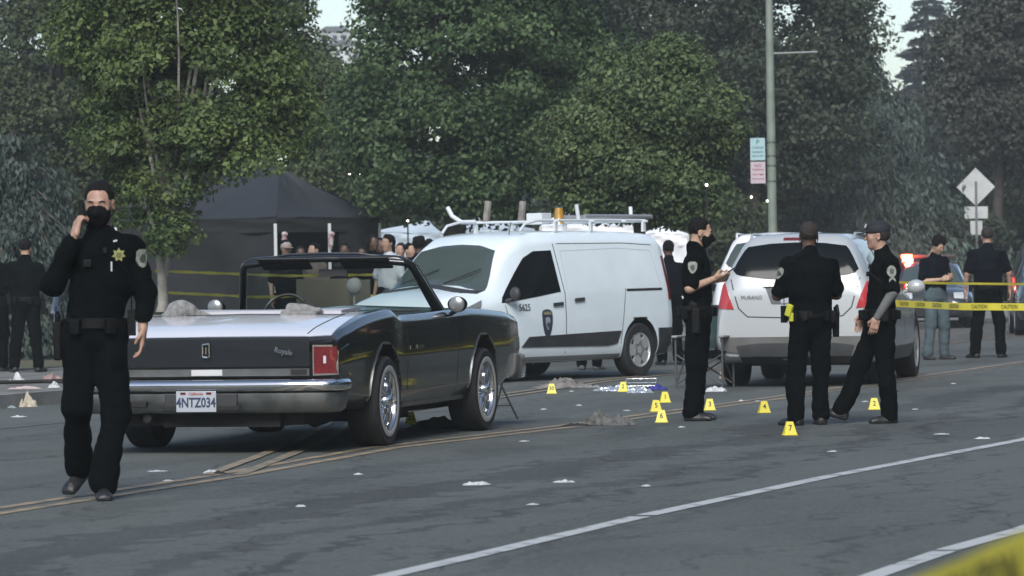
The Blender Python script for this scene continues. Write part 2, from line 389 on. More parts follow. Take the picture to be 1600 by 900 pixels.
def wheel(parent, x, y, r, w, side, rim_r, style, yaw=0, wall=None):
    """side +1 = left. axle along Y; local wheel empty-less: tyre mesh with rim child"""
    s = side; t = MB()
    t.lathe([(rim_r, s*w*.38), (rim_r+.012, s*w*.5), (r*.93, s*w*.52), (r*.985, s*w*.44), (r, s*w*.3), (r, s*.0), (r, -s*w*.3), (r*.985, -s*w*.44), (r*.93, -s*w*.5), (rim_r, -s*w*.45)], 48)
    for g in (-.2, 0, .2): t.lathe([(r+.001, s*w*(g-.02)), (r-.008, s*w*g), (r+.001, s*w*(g+.02))], 48)
    ty = t.build('wheel', RUBBER, parent, 30); ty.location = (x, y, r); ty.rotation_euler = (0, 0, yaw)
    if wall:
        q = MB(); q.lathe([(wall[0], s*(w*.5+.004)), ((wall[0]+wall[1])/2, s*(w*.52+.006)), (wall[1], s*(w*.515+.003))], 48); q.build('whitewall', WWALL, ty, 60)
    m = MB(); o = s*w*.42
    m.lathe([(rim_r, s*w*.5), (rim_r*.96, s*w*.44), (rim_r*.93, s*w*.15), (.0, s*w*.12)], 40); m.mi = 1
    if style == 'wire':
        m.mi = 0
        m.lathe([(0, s*w*.62), (.03, s*w*.6), (.05, s*w*.5), (.055, s*w*.2)], 20)
        for k in range(36):
            a = 2*PI*k/36; b = a+(.35 if k % 2 else -.35)
            m.tube([(.05*math.cos(a), s*w*(.5 if k % 3 else .3), .05*math.sin(a)), (rim_r*.94*math.cos(b), s*w*.4, rim_r*.94*math.sin(b))], .004, 4, False)
    else:
        m.mi = 0; n = 5 if style == 'five' else 8
        for k in range(n):
            a = 2*PI*k/n; ww = .05 if n == 5 else .03
            rot = Matrix.Rotation(-a, 3, 'Y'); m.box(rot @ Vector((rim_r*.52, s*w*.40, 0)), (rim_r*.45, .012, ww*(1.45 if n == 5 else 1)), rot)
        m.lathe([(0, s*w*.47), (.05, s*w*.46), (.06, s*w*.38), (.065, s*w*.2)], 20)
        m.lathe([(rim_r*.985, s*w*.46), (rim_r*.93, s*w*.47), (rim_r*.9, s*w*.40)], 40)
    m.build('rim', [RIM if style != 'wire' else CHROME, GAP], ty, 40)
    d = MB(); d.lathe([(0, s*w*.1), (rim_r*.9, s*w*.1)], 24)
    return ty
def heading(fx, fy): return math.atan2(fy, fx)
def obj_text(body, size, M, m, name, parent, bold=0.0):
    o = link(name, text_mesh(body, size, .0015, bold), m, parent); o.matrix_basis = M; return o

# ---------------------------------------------------------------- black convertible
def make_convertible():
    th = 14.4; fwd = Vector((sind(th), cosd(th), 0)); left = Vector((-cosd(th), sind(th), 0))
    org = G(602, 697)+left*.99
    root = empty('convertible_car', org, heading(fwd.x, fwd.y), label='old black two-door convertible with its roof down, wire wheels and whitewall tyres, seen from behind', cat='car')
    bpy.context.view_layer.update()
    # profile: centre top, inner deck edge, fender peak, side shoulder, mid crease, lower, sill, bottom centre
    K = [(-1.27, [(0, .865), (.80, .862), (.975, .868), (1.005, .82), (1.02, .64), (1.0, .47), (.88, .40), (0, .40)]),
         (-1.0, [(0, .935), (.80, .925), (.972, .922), (1.005, .87), (1.02, .66), (1.01, .44), (.90, .33), (0, .33)]),
         (-.2, [(0, 1.025), (.82, 1.018), (.955, 1.018), (.995, .965), (1.015, .68), (1.0, .40), (.93, .28), (0, .28)]),
         (.3, [(0, 1.03), (.83, 1.04), (.945, 1.045), (.99, .99), (1.012, .68), (1.0, .40), (.93, .28), (0, .28)]),
         (.55, [(0, 1.0), (.84, .995), (.945, .998), (.985, .95), (1.01, .68), (1.0, .40), (.93, .27), (0, .27)]),
         (1.9, [(0, 1.0), (.84, 1.01), (.94, 1.012), (.985, .965), (1.01, .69), (1.0, .42), (.93, .27), (0, .27)]),
         (2.5, [(0, 1.06), (.76, 1.03), (.945, 1.022), (.99, .975), (1.012, .69), (1.0, .42), (.93, .28), (0, .28)]),
         (3.75, [(0, 1.0), (.72, .975), (.945, .985), (.99, .935), (1.01, .68), (.99, .45), (.90, .34), (0, .34)]),
         (4.2, [(0, .94), (.70, .93), (.935, .94), (.975, .89), (.99, .66), (.96, .5), (.86, .42), (0, .42)])]
    body, bv = car_body('body', loft(K, 6, .016, endr=.03), BLACKP, root, [(0, .36, .42), (2.93, .37, .43)], 1.0, tub=((1.25, 0, 1.0), (.85, .72, .42)))
    # wheel arch lips
    for s in ('left', 'right'):
        for (x, z, r) in ((0, .36, .42), (2.93, .37, .43)):
            pts = [(x+(r+.02)*cosd(a), z+(r+.02)*sind(a)) for a in range(0, 181, 10)]
            pi = [(x+(r+.001)*cosd(a), z+(r+.001)*sind(a)) for a in range(0, 181, 10)]
            patch(bv, s, pi, pts, 'arch_trim', DULLCHR, root, .008, 30, 2, .02)
        strip(bv, s, [(.62, .30), (2.6, .30)], .03, 'sill_trim', DULLCHR, root, .006)
        strip(bv, s, [(.62, .33), (.6, .5), (.66, .95)], .007, 'door_gap', GAP, root)
        strip(bv, s, [(2.08, .33), (2.1, .7), (2.06, .98)], .007, 'door_gap', GAP, root)
        strip(bv, s, [(-.9, .715), (-.4, .73)], .012, 'marker_trim', CHROME, root, .004)
        strip(bv, s, [(.80, .74), (.98, .74)], .03, 'door_handle', CHROME, root, .03)
    # rear panel and trunk lid
    panel = mat('rear_panel', (.007, .010, .013), .5, coat=.1, spec=.3)
    patch(bv, 'rear', [(-.79, .645), (.79, .645)], [(-.79, .845), (.79, .845)], 'rear_panel', panel, root, .006, 16, 6)
    strip(bv, 'top', [(-1.2, .76), (-.35, .78)], .008, 'trunk_gap', GAP, root, .007); strip(bv, 'top', [(-1.2, -.76), (-.35, -.78)], .008, 'trunk_gap', GAP, root, .007)
    strip(bv, 'top', [(-.35, -.78), (-.35, 0), (-.35, .78)], .03, 'trunk_gap', GAP, root, .007)
    patch(bv, 'rear', [(-.79, .575), (.79, .575)], [(-.79, .628), (.79, .628)], 'trim_bar', DULLCHR, root, .012, 16, 3)
    patch(bv, 'rear', [(-.12, .58), (.12, .58)], [(-.12, .624), (.12, .624)], 'backup_lamp', CLEAR, root, .020, 6, 3)
    patch(bv, 'rear', [(-.77, .582), (-.65, .582)], [(-.77, .622), (-.65, .622)], 'trim_badge', GAP, root, .020, 6, 3)
    for s in (1, -1):
        mb = patch_mb(bv, 'rear', [(s*.815, .575), (s*1.01, .58)], [(s*.815, .80), (s*1.01, .80)], .004, 6, 6); mb.build('lamp_frame', CHROME, root)
        o = patch(bv, 'rear', [(s*.828, .588), (s*.998, .592)], [(s*.828, .788), (s*.998, .788)], 'tail_lamp', REDLENS, root, .018, 6, 6)
        e = patch(bv, 'rear', [(s*.903, .665), (s*.923, .665)], [(s*.903, .72), (s*.923, .72)], 'lamp_badge', CLEAR, root, .024, 3, 3)
    # emblem (rounded upright ring badge) and script
    e = MB()
    for a, b in (((-.026, -.05), (-.026, .05)), ((-.026, .05), (.026, .045)), ((.026, .045), (.026, -.045)), ((.026, -.045), (-.012, -.05))):
        e.tube([(-1.30, a[0], .765+a[1]), (-1.30, b[0], .765+b[1])], .007, 6)
    e.tube([(-1.30, 0, .74), (-1.30, .0, .79)], .006, 6)
    e.build('emblem', CHROME, root)
    Mr = Matrix(((0, 0, -1, -1.306), (-1, 0, 0, -.60), (0, 1, 0, .755), (0, 0, 0, 1)))
    sh = Matrix.Identity(4); sh[0][1] = .35
    obj_text('Royale', .055, Mr @ sh, DULLCHR, 'script_badge', root, 0)
    # rear bumper: chrome top roll and lower skirt, wrapping round the corners
    path = [(-1.12, -1.03), (-1.26, -1.03), (-1.34, -1.005), (-1.385, -.93), (-1.41, -.6), (-1.42, 0), (-1.41, .6), (-1.385, .93), (-1.34, 1.005), (-1.26, 1.03), (-1.12, 1.03)]
    path = path[::-1]
    b = MB(); b.sweep(path, [(-.02, .462), (.02, .468), (.035, .49), (.036, .52), (.02, .545), (-.03, .552), (-.08, .552), (-.08, .462)]); b.build('rear_bumper', CHROME, root, 50)
    b = MB(); b.sweep([(x*.995, y*.99) for x, y in path], [(-.02, .462), (.012, .452), (.014, .40), (-.006, .33), (-.04, .305), (-.10, .31), (-.10, .462)]); lo = b.build('bumper_skirt', DULLCHR, root, 50)
    b = MB(); b.box((-1.41, 0, .40), (.03, .28, .055)); b.build('plate_recess', DKPLAS, root, bevel=.01)
    b = MB(); b.box((-1.4375, .58, .375), (.02, .16, .022)); b.box((-1.43, -.0, .345), (.012, .30, .02)); b.build('bumper_slot', GAP, root, bevel=.006)
    pl = MB(); pl.box((-1.452, .03, .395), (.004, .155, .0775)); p = pl.build('licence_plate', mat('plate_white', (.40, .43, .47), .4), root, bevel=.004)
    navy = mat('plate_blue', (.03, .045, .10), .5); Mp = Matrix(((0, 0, -1, -1.4575), (-1, 0, 0, .03), (0, 1, 0, .385), (0, 0, 0, 1)))
    t = obj_text('4NTZ034', .088, Mp, navy, 'plate_text', p, .002); t.scale = (.86, 1.12, 1)
    Mp2 = Mp.copy(); Mp2.translation.z = .452; obj_text('California', .028, Mp2, mat('plate_red', (.4, .08, .08), .5), 'plate_text', p, .0005)
    for s in (-1, 1): b = MB(); b.box((-1.455, .03+s*.10, .455), (.004, .02, .008)); b.build('plate_sticker', REDLENS, p)
    # underbody
    u = MB(); u.box((1.4, 0, .27), (2.6, .72, .06)); u.box((-.95, -.1, .27), (.3, .45, .07)); u.tube([(-.0, -.62, .33), (0, .62, .33)], .05, 10); u.tube([(-1.35, .45, .27), (.5, .42, .25), (2, .4, .22)], .035, 8)
    u.tube([(-.1, -.55, .25), (-.25, -.5, .22)], .07, 8); u.box((1.3, -.35, .2), (.25, .12, .05)); u.box((1.9, -.5, .19), (.12, .10, .04)); u.box((-1.1, .6, .31), (.16, .06, .05)); u.build('underbody', GAP, root)
    # front bumper
    pf = [(4.0, 1.02), (4.25, .99), (4.36, .85), (4.42, .4), (4.43, 0), (4.42, -.4), (4.36, -.85), (4.25, -.99), (4.0, -1.02)][::-1]
    b = MB(); b.sweep(pf, [(-.02, .40), (.03, .41), (.04, .50), (.03, .60), (-.03, .62), (-.08, .62), (-.08, .40)]); b.build('front_bumper', CHROME, root, 50)
    patch(bv, 'right', [(4.0, .66), (4.18, .66)], [(4.0, .76), (4.18, .76)], 'side_marker', DULLCHR, root, .006, 5, 3)
    patch(bv, 'front', [(-.8, .62), (.8, .62)], [(-.8, .84), (.8, .84)], 'grille', GAP, root, .006, 8, 3)
    # wheels
    for x, y in ((0, .90), (0, -.90), (2.93, .90), (2.93, -.90)):
        s = 1 if y > 0 else -1; r = .345 if x == 0 else .345
        wheel(root, x, y, r, .245, s, .222, 'wire', yaw=R(-2) if x > 1 else 0, wall=(.225, .272))
    # windscreen: frame, glass, header
    bl, tl, tr, br = Vector((2.26, .88, 1.01)), Vector((1.76, .70, 1.435)), Vector((1.76, -.69, 1.435)), Vector((2.26, -.80, 1.01))
    FR = mat('screen_frame', (.008, .009, .009), .3, coat=.5)
    fm = MB()
    def arc(a, b, c, n=6): return [((1-t)**2)*a+2*t*(1-t)*b+t*t*c for t in [i/n for i in range(n+1)]]
    L = [bl]+arc(bl.lerp(tl, .8), tl, tl.lerp(tr, .1))+[tl.lerp(tr, .3)+Vector((-.01, 0, .018)), tl.lerp(tr, .5)+Vector((-.015, 0, .022)), tl.lerp(tr, .7)+Vector((-.01, 0, .018))]+arc(tl.lerp(tr, .9), tr, tr.lerp(br, .2))+[br]
    fm.tube(L, [.034]+[.032]*(len(L)-2)+[.045], 8)
    fm.tube([L[4]+Vector((-.03, 0, -.01)), L[8]+Vector((-.05, 0, -.012)), L[9]+Vector((-.05, 0, -.012)), L[10]+Vector((-.05, 0, -.012)), L[14]+Vector((-.03, 0, -.01))], .028, 8)
    fm.build('windscreen_frame', FR, root, 60)
    br_ = MB(); off = Vector((-.03, 0, .034)); br_.tube([L[3]+off, L[8]+off, L[9]+off, L[10]+off, L[15]+off], .007, 6); br_.tube([L[15]+off, L[17]+Vector((.0, -.03, .03)), br+Vector((0, -.045, .02))], .007, 6); br_.build('frame_trim', DULLCHR, root, 60)
    g = MB(); n = 8; vs = []
    for i in range(n+1):
        t = i/n; bow = .16*(1-(2*t-1)**2)
        vs.append(bl.lerp(br, t)+Vector((bow, 0, 0))); vs.append(tl.lerp(tr, t)+Vector((bow*.35, 0, .0)))
    g.add(vs, [(2*i, 2*i+1, 2*i+3, 2*i+2) for i in range(n)])
    gm = bpy.data.materials.new('windscreen_glass'); gm.use_nodes = True; nt = gm.node_tree
    for nn in list(nt.nodes):
        if nn.type == 'BSDF_PRINCIPLED': nt.nodes.remove(nn)
    tb = nt.nodes.new('ShaderNodeBsdfTransparent'); tb.inputs[0].default_value = (.80, .88, .85, 1); gl = nt.nodes.new('ShaderNodeBsdfGlossy'); gl.inputs['Roughness'].default_value = .03
    fr = nt.nodes.new('ShaderNodeMapRange'); lw = nt.nodes.new('ShaderNodeLayerWeight'); nt.links.new(lw.outputs['Facing'], fr.inputs[0]); fr.inputs[1].default_value = 0; fr.inputs[2].default_value = 1; fr.inputs[3].default_value = .05; fr.inputs[4].default_value = .4; mx = nt.nodes.new('ShaderNodeMixShader')
    nt.links.new(fr.outputs[0], mx.inputs[0]); nt.links.new(tb.outputs[0], mx.inputs[1]); nt.links.new(gl.outputs[0], mx.inputs[2]); nt.links.new(mx.outputs[0], nt.nodes['Material Output'].inputs[0])
    MATS['screen_glass'] = gm
    g.build('windscreen', gm, root, 80)
    v = MB()
    v.box((1.74, .34, 1.41), (.10, .21, .012), Matrix.Rotation(R(25), 3, 'Y')); v.build('sun_visor', FR, root, bevel=.008); v = MB(); v.box((1.74, -.34, 1.41), (.10, .21, .012), Matrix.Rotation(R(25), 3, 'Y')); v.build('sun_visor', FR, root, bevel=.008)
    v = MB(); v.box((1.80, -.05, 1.33), (.015, .12, .03)); v.tube([(1.80, -.05, 1.33), (1.78, -.05, 1.41)], .008, 6); v.build('rear_view_mirror', DKPLAS, root, bevel=.01)
    # interior
    seat = mat('seat_vinyl', (.02, .02, .02), .5, bump=.2)
    v = MB(); v.box((2.12, 0, .93), (.12, .72, .07)); v.build('dashboard', seat, root, bevel=.04, seg=3)
    for y in (.36, -.36):
        v = MB(); v.box((1.15, y, .70), (.30, .30, .10)); v.box((.82, y, .83), (.09, .29, .17), Matrix.Rotation(R(-12), 3, 'Y')); v.build('front_seat', seat, root, bevel=.05, seg=3)
    v = MB(); v.box((.52, 0, .80), (.09, .66, .17)); v.build('rear_seat', seat, root, bevel=.05, seg=3)
    v = MB(); rot = Matrix.Rotation(R(-62), 3, 'Y'); c = Vector((1.82, .37, .99))
    v.tube([c+rot @ Vector((.19*cosd(a), .19*sind(a), 0)) for a in range(0, 361, 15)], .014, 6, False)
    v.tube([c+rot @ Vector((0, -.18, 0)), c, c+rot @ Vector((0, .18, 0))], .016, 6); v.tube([c, c+Vector((.3, 0, -.12))], .03, 8); v.build('steering_wheel', seat, root, 60)
    # mirrors
    for s in (1, -1):
        v = MB(); v.ell((2.02, s*1.03, 1.06), (.035, .085, .065), 16, 10); mm = v.build('door_mirror', BLACKP, root, 60)
        v = MB(); v.lathe([(0, -.0375), (.058, -.037), (.064, -.030), (.066, -.02)], 24, 'X', (2.02, s*1.03, 1.06)); q = v.build('mirror_glass', mat('mirror_grey', (.30, .31, .31), .3, metal=.6), mm, 60)
        v = MB(); v.tube([(2.03, s*1.02, 1.01), (2.04, s*.93, .96)], [.016, .022], 8); v.build('mirror_stalk', BLACKP, mm, 60)
    # folded-roof boot ends on the rear deck
    for s, W_ in ((1, 1), (-1, 0)):
        f = Fld((-.75, -.3, -.06), (.4, .3, .2), .012)
        if W_:
            f.ell((-.05, .04, .03), (.11, .11, .085), .03).cone((-.05, .0, .02), (.0, -.20, -.01), .06, .012, .04).ell((-.05, .1, .0), (.12, .08, .04), .03)
        else:
            f.cone((-.05, .10, .05), (-.05, .0, .02), .035, .045, .02).cone((-.05, -.13, .03), (-.05, .0, .02), .03, .04, .02).box((-.05, 0, 0), (.1, .14, .025), .01, .03)
        f.folds(.008, (14, 14, 14), 3+s)
        sdf_obj('cloth_bundle', f, GREYM, root, M=Matrix.Translation((-.25, s*.50+(.06 if s < 0 else .0), 1.02)))
    # pale deck colour stands in for the sky's reflection: trunk lid, rear shoulders
    PALE = mat('painted_sky_reflection', (.80, .79, .83), .2, coat=1, bump=.01, bscale=2)
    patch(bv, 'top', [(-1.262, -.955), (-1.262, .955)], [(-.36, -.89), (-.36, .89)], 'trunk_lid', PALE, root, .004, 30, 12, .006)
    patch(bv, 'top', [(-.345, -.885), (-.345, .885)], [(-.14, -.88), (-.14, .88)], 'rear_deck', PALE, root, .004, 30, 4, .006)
    # soft top well cover
    mb = patch_mb(bv, 'top', [(-.15, .70), (-.15, -.70)], [(.38, .70), (.38, -.70)], .02, 12, 5); mb.build('roof_boot_cover', mat('boot_vinyl', (.45, .45, .48), .45, bump=.2, bscale=8), root)
    return root

# ---------------------------------------------------------------- white van
def make_van():
    a = 52.5; fwd = Vector((-cosd(a), -sind(a), 0)); left = Vector((sind(a), -cosd(a), 0))
    org = G(1002, 588)-left*.91
    root = empty('parked_van', org, heading(fwd.x, fwd.y), label='small white van with a door shield badge and a ladder rack on its roof', cat='van')
    bpy.context.view_layer.update()
    # roof centre, roof edge, drip rail, belt, waist, lower, sill, bottom
    K = [(-.74, [(0, 1.70), (.60, 1.70), (.72, 1.62), (.86, 1.06), (.885, .70), (.87, .42), (.80, .32), (0, .32)]),
         (-.58, [(0, 1.80), (.62, 1.78), (.745, 1.68), (.885, 1.08), (.915, .74), (.905, .40), (.85, .26), (0, .26)]),
         (.3, [(0, 1.83), (.63, 1.81), (.755, 1.71), (.895, 1.08), (.918, .74), (.91, .38), (.86, .24), (0, .24)]),
         (1.5, [(0, 1.83), (.62, 1.81), (.745, 1.71), (.895, 1.05), (.918, .72), (.91, .38), (.86, .22), (0, .22)]),
         (2.1, [(0, 1.79), (.60, 1.765), (.72, 1.66), (.89, 1.03), (.918, .72), (.91, .38), (.86, .22), (0, .22)]),
         (2.42, [(0, 1.67), (.58, 1.64), (.70, 1.54), (.88, 1.01), (.915, .72), (.91, .38), (.86, .22), (0, .22)]),
         (2.96, [(0, 1.20), (.62, 1.16), (.76, 1.08), (.87, .95), (.91, .72), (.90, .38), (.86, .22), (0, .22)]),
         (3.5, [(0, 1.06), (.60, 1.03), (.76, .98), (.85, .88), (.885, .68), (.88, .38), (.82, .22), (0, .22)]),
         (3.82, [(0, .88), (.50, .86), (.66, .82), (.74, .76), (.78, .60), (.76, .38), (.70, .24), (0, .24)]),
         (3.94, [(0, .70), (.40, .69), (.50, .67), (.56, .63), (.60, .52), (.58, .40), (.5, .30), (0, .30)])]
    body, bv = car_body('body', loft(K, 6, .05, endr=.08), WHITEP, root, [(0, .36, .375), (3.06, .36, .375)], .915)
    patch(bv, 'left', [(1.62, 1.075), (2.1, 1.02), (2.70, .955), (2.78, .955)], [(1.66, 1.58), (2.0, 1.57), (2.2, 1.49), (2.74, 1.02)], 'side_window', DGLASS, root, .005, 24, 8)
    patch(bv, 'right', [(1.62, 1.075), (2.1, 1.02), (2.70, .955), (2.78, .955)], [(1.66, 1.58), (2.0, 1.57), (2.2, 1.49), (2.74, 1.02)], 'side_window', DGLASS, root, .005, 24, 8)
    patch(bv, 'front', [(-.74, 1.10), (-.4, 1.165), (0, 1.18), (.4, 1.165), (.74, 1.10)], [(-.57, 1.58), (-.3, 1.645), (0, 1.66), (.3, 1.645), (.57, 1.58)], 'windscreen', GGLASS, root, .006, 20, 10)
    strip(bv, 'front', [(-.72, 1.085), (0, 1.17), (.72, 1.085)], .035, 'wiper_cowl', DKPLAS, root, .006)
    w_ = MB()
    for y0 in (-.5, .15): w_.tube([(2.98, y0+.0, 1.20), (2.78, y0+.42, 1.37)], .010, 5)
    w_.build('wiper', DKPLAS, root)
    # panel lines, door mouldings, handles
    for s in ('left', 'right'):
        strip(bv, s, [(1.56, .33), (1.54, 1.05), (1.60, 1.66)], .012, 'door_gap', GAP, root)
        strip(bv, s, [(2.60, .40), (2.72, .93)], .010, 'door_gap', GAP, root)
        strip(bv, s, [(.42, .42), (.36, .75), (.28, 1.1)], .010, 'door_gap', GAP, root)
        strip(bv, s, [(1.52, 1.66), (.2, 1.665), (-.45, 1.64)], .008, 'roof_gutter', GAP, root)
        strip(bv, s, [(-.50, 1.085), (.25, 1.08)], .03, 'slide_rail', GAP, root, .004)
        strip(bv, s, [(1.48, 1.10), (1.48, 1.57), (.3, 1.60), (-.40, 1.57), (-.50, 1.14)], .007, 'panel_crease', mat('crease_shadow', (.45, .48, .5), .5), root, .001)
        strip(bv, s, [(1.62, .93), (1.80, .92)], .04, 'door_handle', DKPLAS, root, .022)
        strip(bv, s, [(1.18, .98), (1.36, .97)], .04, 'door_handle', DKPLAS, root, .022)
        patch(bv, s, [(.50, .43), (.66, .40), (2.45, .42)], [(.42, .58), (1.4, .56), (2.30, .54)], 'door_moulding', DKPLAS, root, .012, 20, 4)
        patch(bv, s, [(.42, .245), (2.62, .245)], [(.42, .30), (2.62, .30)], 'sill_moulding', mat('sill_grey', (.16, .17, .17), .5), root, .010, 20, 3)
        patch(bv, s, [(-.72, .30), (-.40, .27)], [(-.72, .60), (-.38, .60)], 'rear_bumper', DKPLAS, root, .014, 8, 4)
        patch(bv, s, [(3.18, .90), (3.66, .74)], [(3.10, .99), (3.60, .86)], 'headlamp', mat('headlamp_lens', (.16, .17, .17), .1, coat=1), root, .008, 8, 4)
        patch(bv, s, [(-.71, .95), (-.64, .95)], [(-.67, 1.5), (-.62, 1.5)], 'tail_lamp', REDLENS, root, .008, 4, 6)
    patch(bv, 'front', [(-.45, .34), (.45, .34)], [(-.52, .66), (.52, .66)], 'grille', DKPLAS, root, .01, 8, 4)
    # fleet number and shield on the left door
    def sideM(x, z, s=1):
        h, n, _, _ = bv.ray_cast(Vector((x, 4, z)), Vector((0, -1, 0))); return frame((-1, 0, 0), (0, n.z*-1, 1), h+n*.006), n
    M, n = sideM(2.36, .89); obj_text('5625', .115, M, mat('fleet_ink', (.05, .06, .07), .5), 'fleet_number', root, .001)
    shape = [(0, .17), (.075, .155), (.105, .12), (.10, 0), (.075, -.10), (.03, -.18), (0, -.205)]
    def shield(k, off, name, mm, par):
        pl = [(x*k, z*k) for x, z in shape]; lo = [(1.93-p[0], .70+p[1]) for p in pl]; up = [(1.93+p[0], .70+p[1]) for p in pl]
        return patch(bv, 'left', lo, up, name, mm, par, off, 14, 6, .004)
    sb = shield(1, .004, 'door_badge', mat('badge_navy', (.035, .045, .07), .4), root)
    shield(.42, .010, 'badge_centre', mat('badge_pale', (.30, .32, .36), .4), sb)
    patch(bv, 'left', [(1.86, .80), (2.0, .80)], [(1.87, .835), (1.99, .835)], 'badge_band', mat('badge_gold', (.25, .23, .13), .4), sb, .010, 6, 3, .003)
    st = MB()
    for k in range(7):
        a_ = 2*PI*k/7; st.add([(1.93, 0, .68), (1.93+.018*math.cos(a_-.4), 0, .68+.018*math.sin(a_-.4)), (1.93+.05*math.cos(a_), 0, .68+.05*math.sin(a_)), (1.93+.018*math.cos(a_+.4), 0, .68+.018*math.sin(a_+.4))], [(0, 1, 2, 3)])
    h, nn, _, _ = bv.ray_cast(Vector((1.93, 4, .68)), Vector((0, -1, 0))); so = st.build('badge_star', mat('badge_navy', (.035, .045, .07), .4), sb); so.location = (0, h.y+.016, 0)
    for x, y in ((0, .80), (0, -.80), (3.06, .80), (3.06, -.80)): wheel(root, x, y, .335, .20, 1 if y > 0 else -1, .215, 'five')
    u = MB(); u.box((1.5, 0, .27), (2.2, .62, .05)); u.box((.1, -.2, .30), (.5, .4, .08)); u.build('underbody', GAP, root)
    for s in (1, -1): v = MB(); v.ell((2.66, s*.99, 1.06), (.05, .075, .085), 14, 10); v.tube([(2.67, s*.95, 1.0), (2.70, s*.86, .97)], .025, 6); v.build('door_mirror', DKPLAS, root, bevel=.03, seg=3)
    # roof rack: rails, cross bars, upright ladder stops, beacon, aerial
    rk = MB()
    WR = mat('rack_white', (.62, .66, .68), .35); z = 1.95
    for y in (.60, -.60): rk.tube([(-.55, y, z), (.6, y, z), (1.7, y, z-.005), (1.95, y, z-.05), (2.05, y, z-.14)], .017, 8)
    for x in (-.5, -.05, .62, 1.35): rk.tube([(x, .68, z-.01), (x, -.68, z-.01)], .015, 8)
    for x in (-.5, .62, 1.35):
        for y in (.60, -.60): rk.box((x, y*1.03, 1.88), (.025, .018, .07))
    rack = rk.build('roof_rack', WR, root, 50)
    lad = MB(); lad.tube([(-.95, .40, z+.05), (.45, .40, z+.05)], .03, 8); lad.tube([(-.95, .05, z+.05), (.45, .05, z+.05)], .026, 8)
    for k in range(6): lad.tube([(-.85+.25*k, .40, z+.05), (-.85+.25*k, .05, z+.05)], .014, 6)
    lad.tube([(-.95, .42, z+.05), (-1.0, .22, z+.05), (-.95, .03, z+.05)], .03, 8); lad.build('ladder', mat('ladder_metal', (.42, .42, .42), .4, metal=.6), rack, 50)
    for (x, y, dx, dz, dy) in ((.60, .42, .04, .20, .0), (-.68, .30, -.1, .17, -.08)):
        p_ = MB(); p_.tube([(x, y, z), (x+dx, y+dy, z+dz)], .026, 8); p_.build('rack_post', WR, rack, 50)
    p_ = MB(); p_.tube([(1.35, -.62, z), (1.40, -.80, z+.0), (1.40, -.95, z+.08), (1.40, -1.02, z+.19)], .03, 8); p_.build('rack_hook', WR, rack, 50)
    for x in (1.33, .62):
        p_ = MB(); p_.box((x, -.45, z+.12), (.028, .035, .14), Matrix.Rotation(R(-8), 3, 'X')); p_.build('rack_block', mat('weathered_grey', (.22, .20, .18), .8, var=.3), rack, bevel=.006)
    p_ = MB(); p_.box((1.42, .42, z+.02), (.10, .12, .07)); p_.build('rack_box', WR, rack, bevel=.01)
    p_ = MB(); p_.lathe([(0, .20), (.045, .195), (.055, .15), (.06, .03), (.075, 0), (0, 0)], 20, 'Z', (1.05, .45, z-.04)); p_.build('amber_beacon', mat('amber', (.42, .22, .02), .25, coat=1), root, 50)
    p_ = MB(); p_.tube([(2.08, .45, 1.74), (1.98, .42, 1.93)], [.006, .004], 5); p_.ell((2.09, .45, 1.745), (.03, .03, .02)); p_.build('aerial', GAP, root)
    return root

# ---------------------------------------------------------------- tall rounded car (the silver one, and the ones further off)
def suv_keys(k=1.0, hgt=1.0):
    T = [(-.97, [(0, 1.06), (.60, 1.05), (.72, 1.03), (.78, .94), (.84, .74), (.86, .52), (.78, .36), (0, .34)]),
         (-.88, [(0, 1.32), (.62, 1.31), (.72, 1.24), (.82, 1.10), (.88, .80), (.90, .50), (.82, .30), (0, .30)]),
         (-.70, [(0, 1.595), (.53, 1.58), (.65, 1.50), (.82, 1.18), (.90, .82), (.915, .50), (.86, .27), (0, .27)]),
         (-.52, [(0, 1.70), (.50, 1.68), (.62, 1.60), (.83, 1.18), (.92, .82), (.93, .50), (.87, .26), (0, .26)]),
         (.2, [(0, 1.72), (.50, 1.70), (.63, 1.62), (.86, 1.13), (.93, .80), (.94, .48), (.88, .25), (0, .25)]),
         (1.3, [(0, 1.685), (.50, 1.665), (.63, 1.59), (.87, 1.04), (.93, .76), (.94, .46), (.88, .25), (0, .25)]),
         (1.75, [(0, 1.58), (.50, 1.56), (.62, 1.49), (.86, 1.02), (.93, .76), (.94, .46), (.88, .25), (0, .25)]),
         (2.55, [(0, 1.13), (.55, 1.11), (.72, 1.07), (.86, .98), (.93, .76), (.94, .46), (.88, .25), (0, .25)]),
         (3.3, [(0, .98), (.52, .96), (.68, .92), (.80, .85), (.88, .68), (.90, .44), (.84, .26), (0, .26)]),
         (3.70, [(0, .80), (.42, .79), (.56, .76), (.66, .72), (.74, .58), (.74, .42), (.66, .30), (0, .30)]),
         (3.80, [(0, .66), (.36, .66), (.46, .64), (.54, .61), (.60, .52), (.60, .42), (.5, .34), (0, .34)])]
    return [(x*k, [(y, z*hgt) for y, z in P]) for x, P in T]
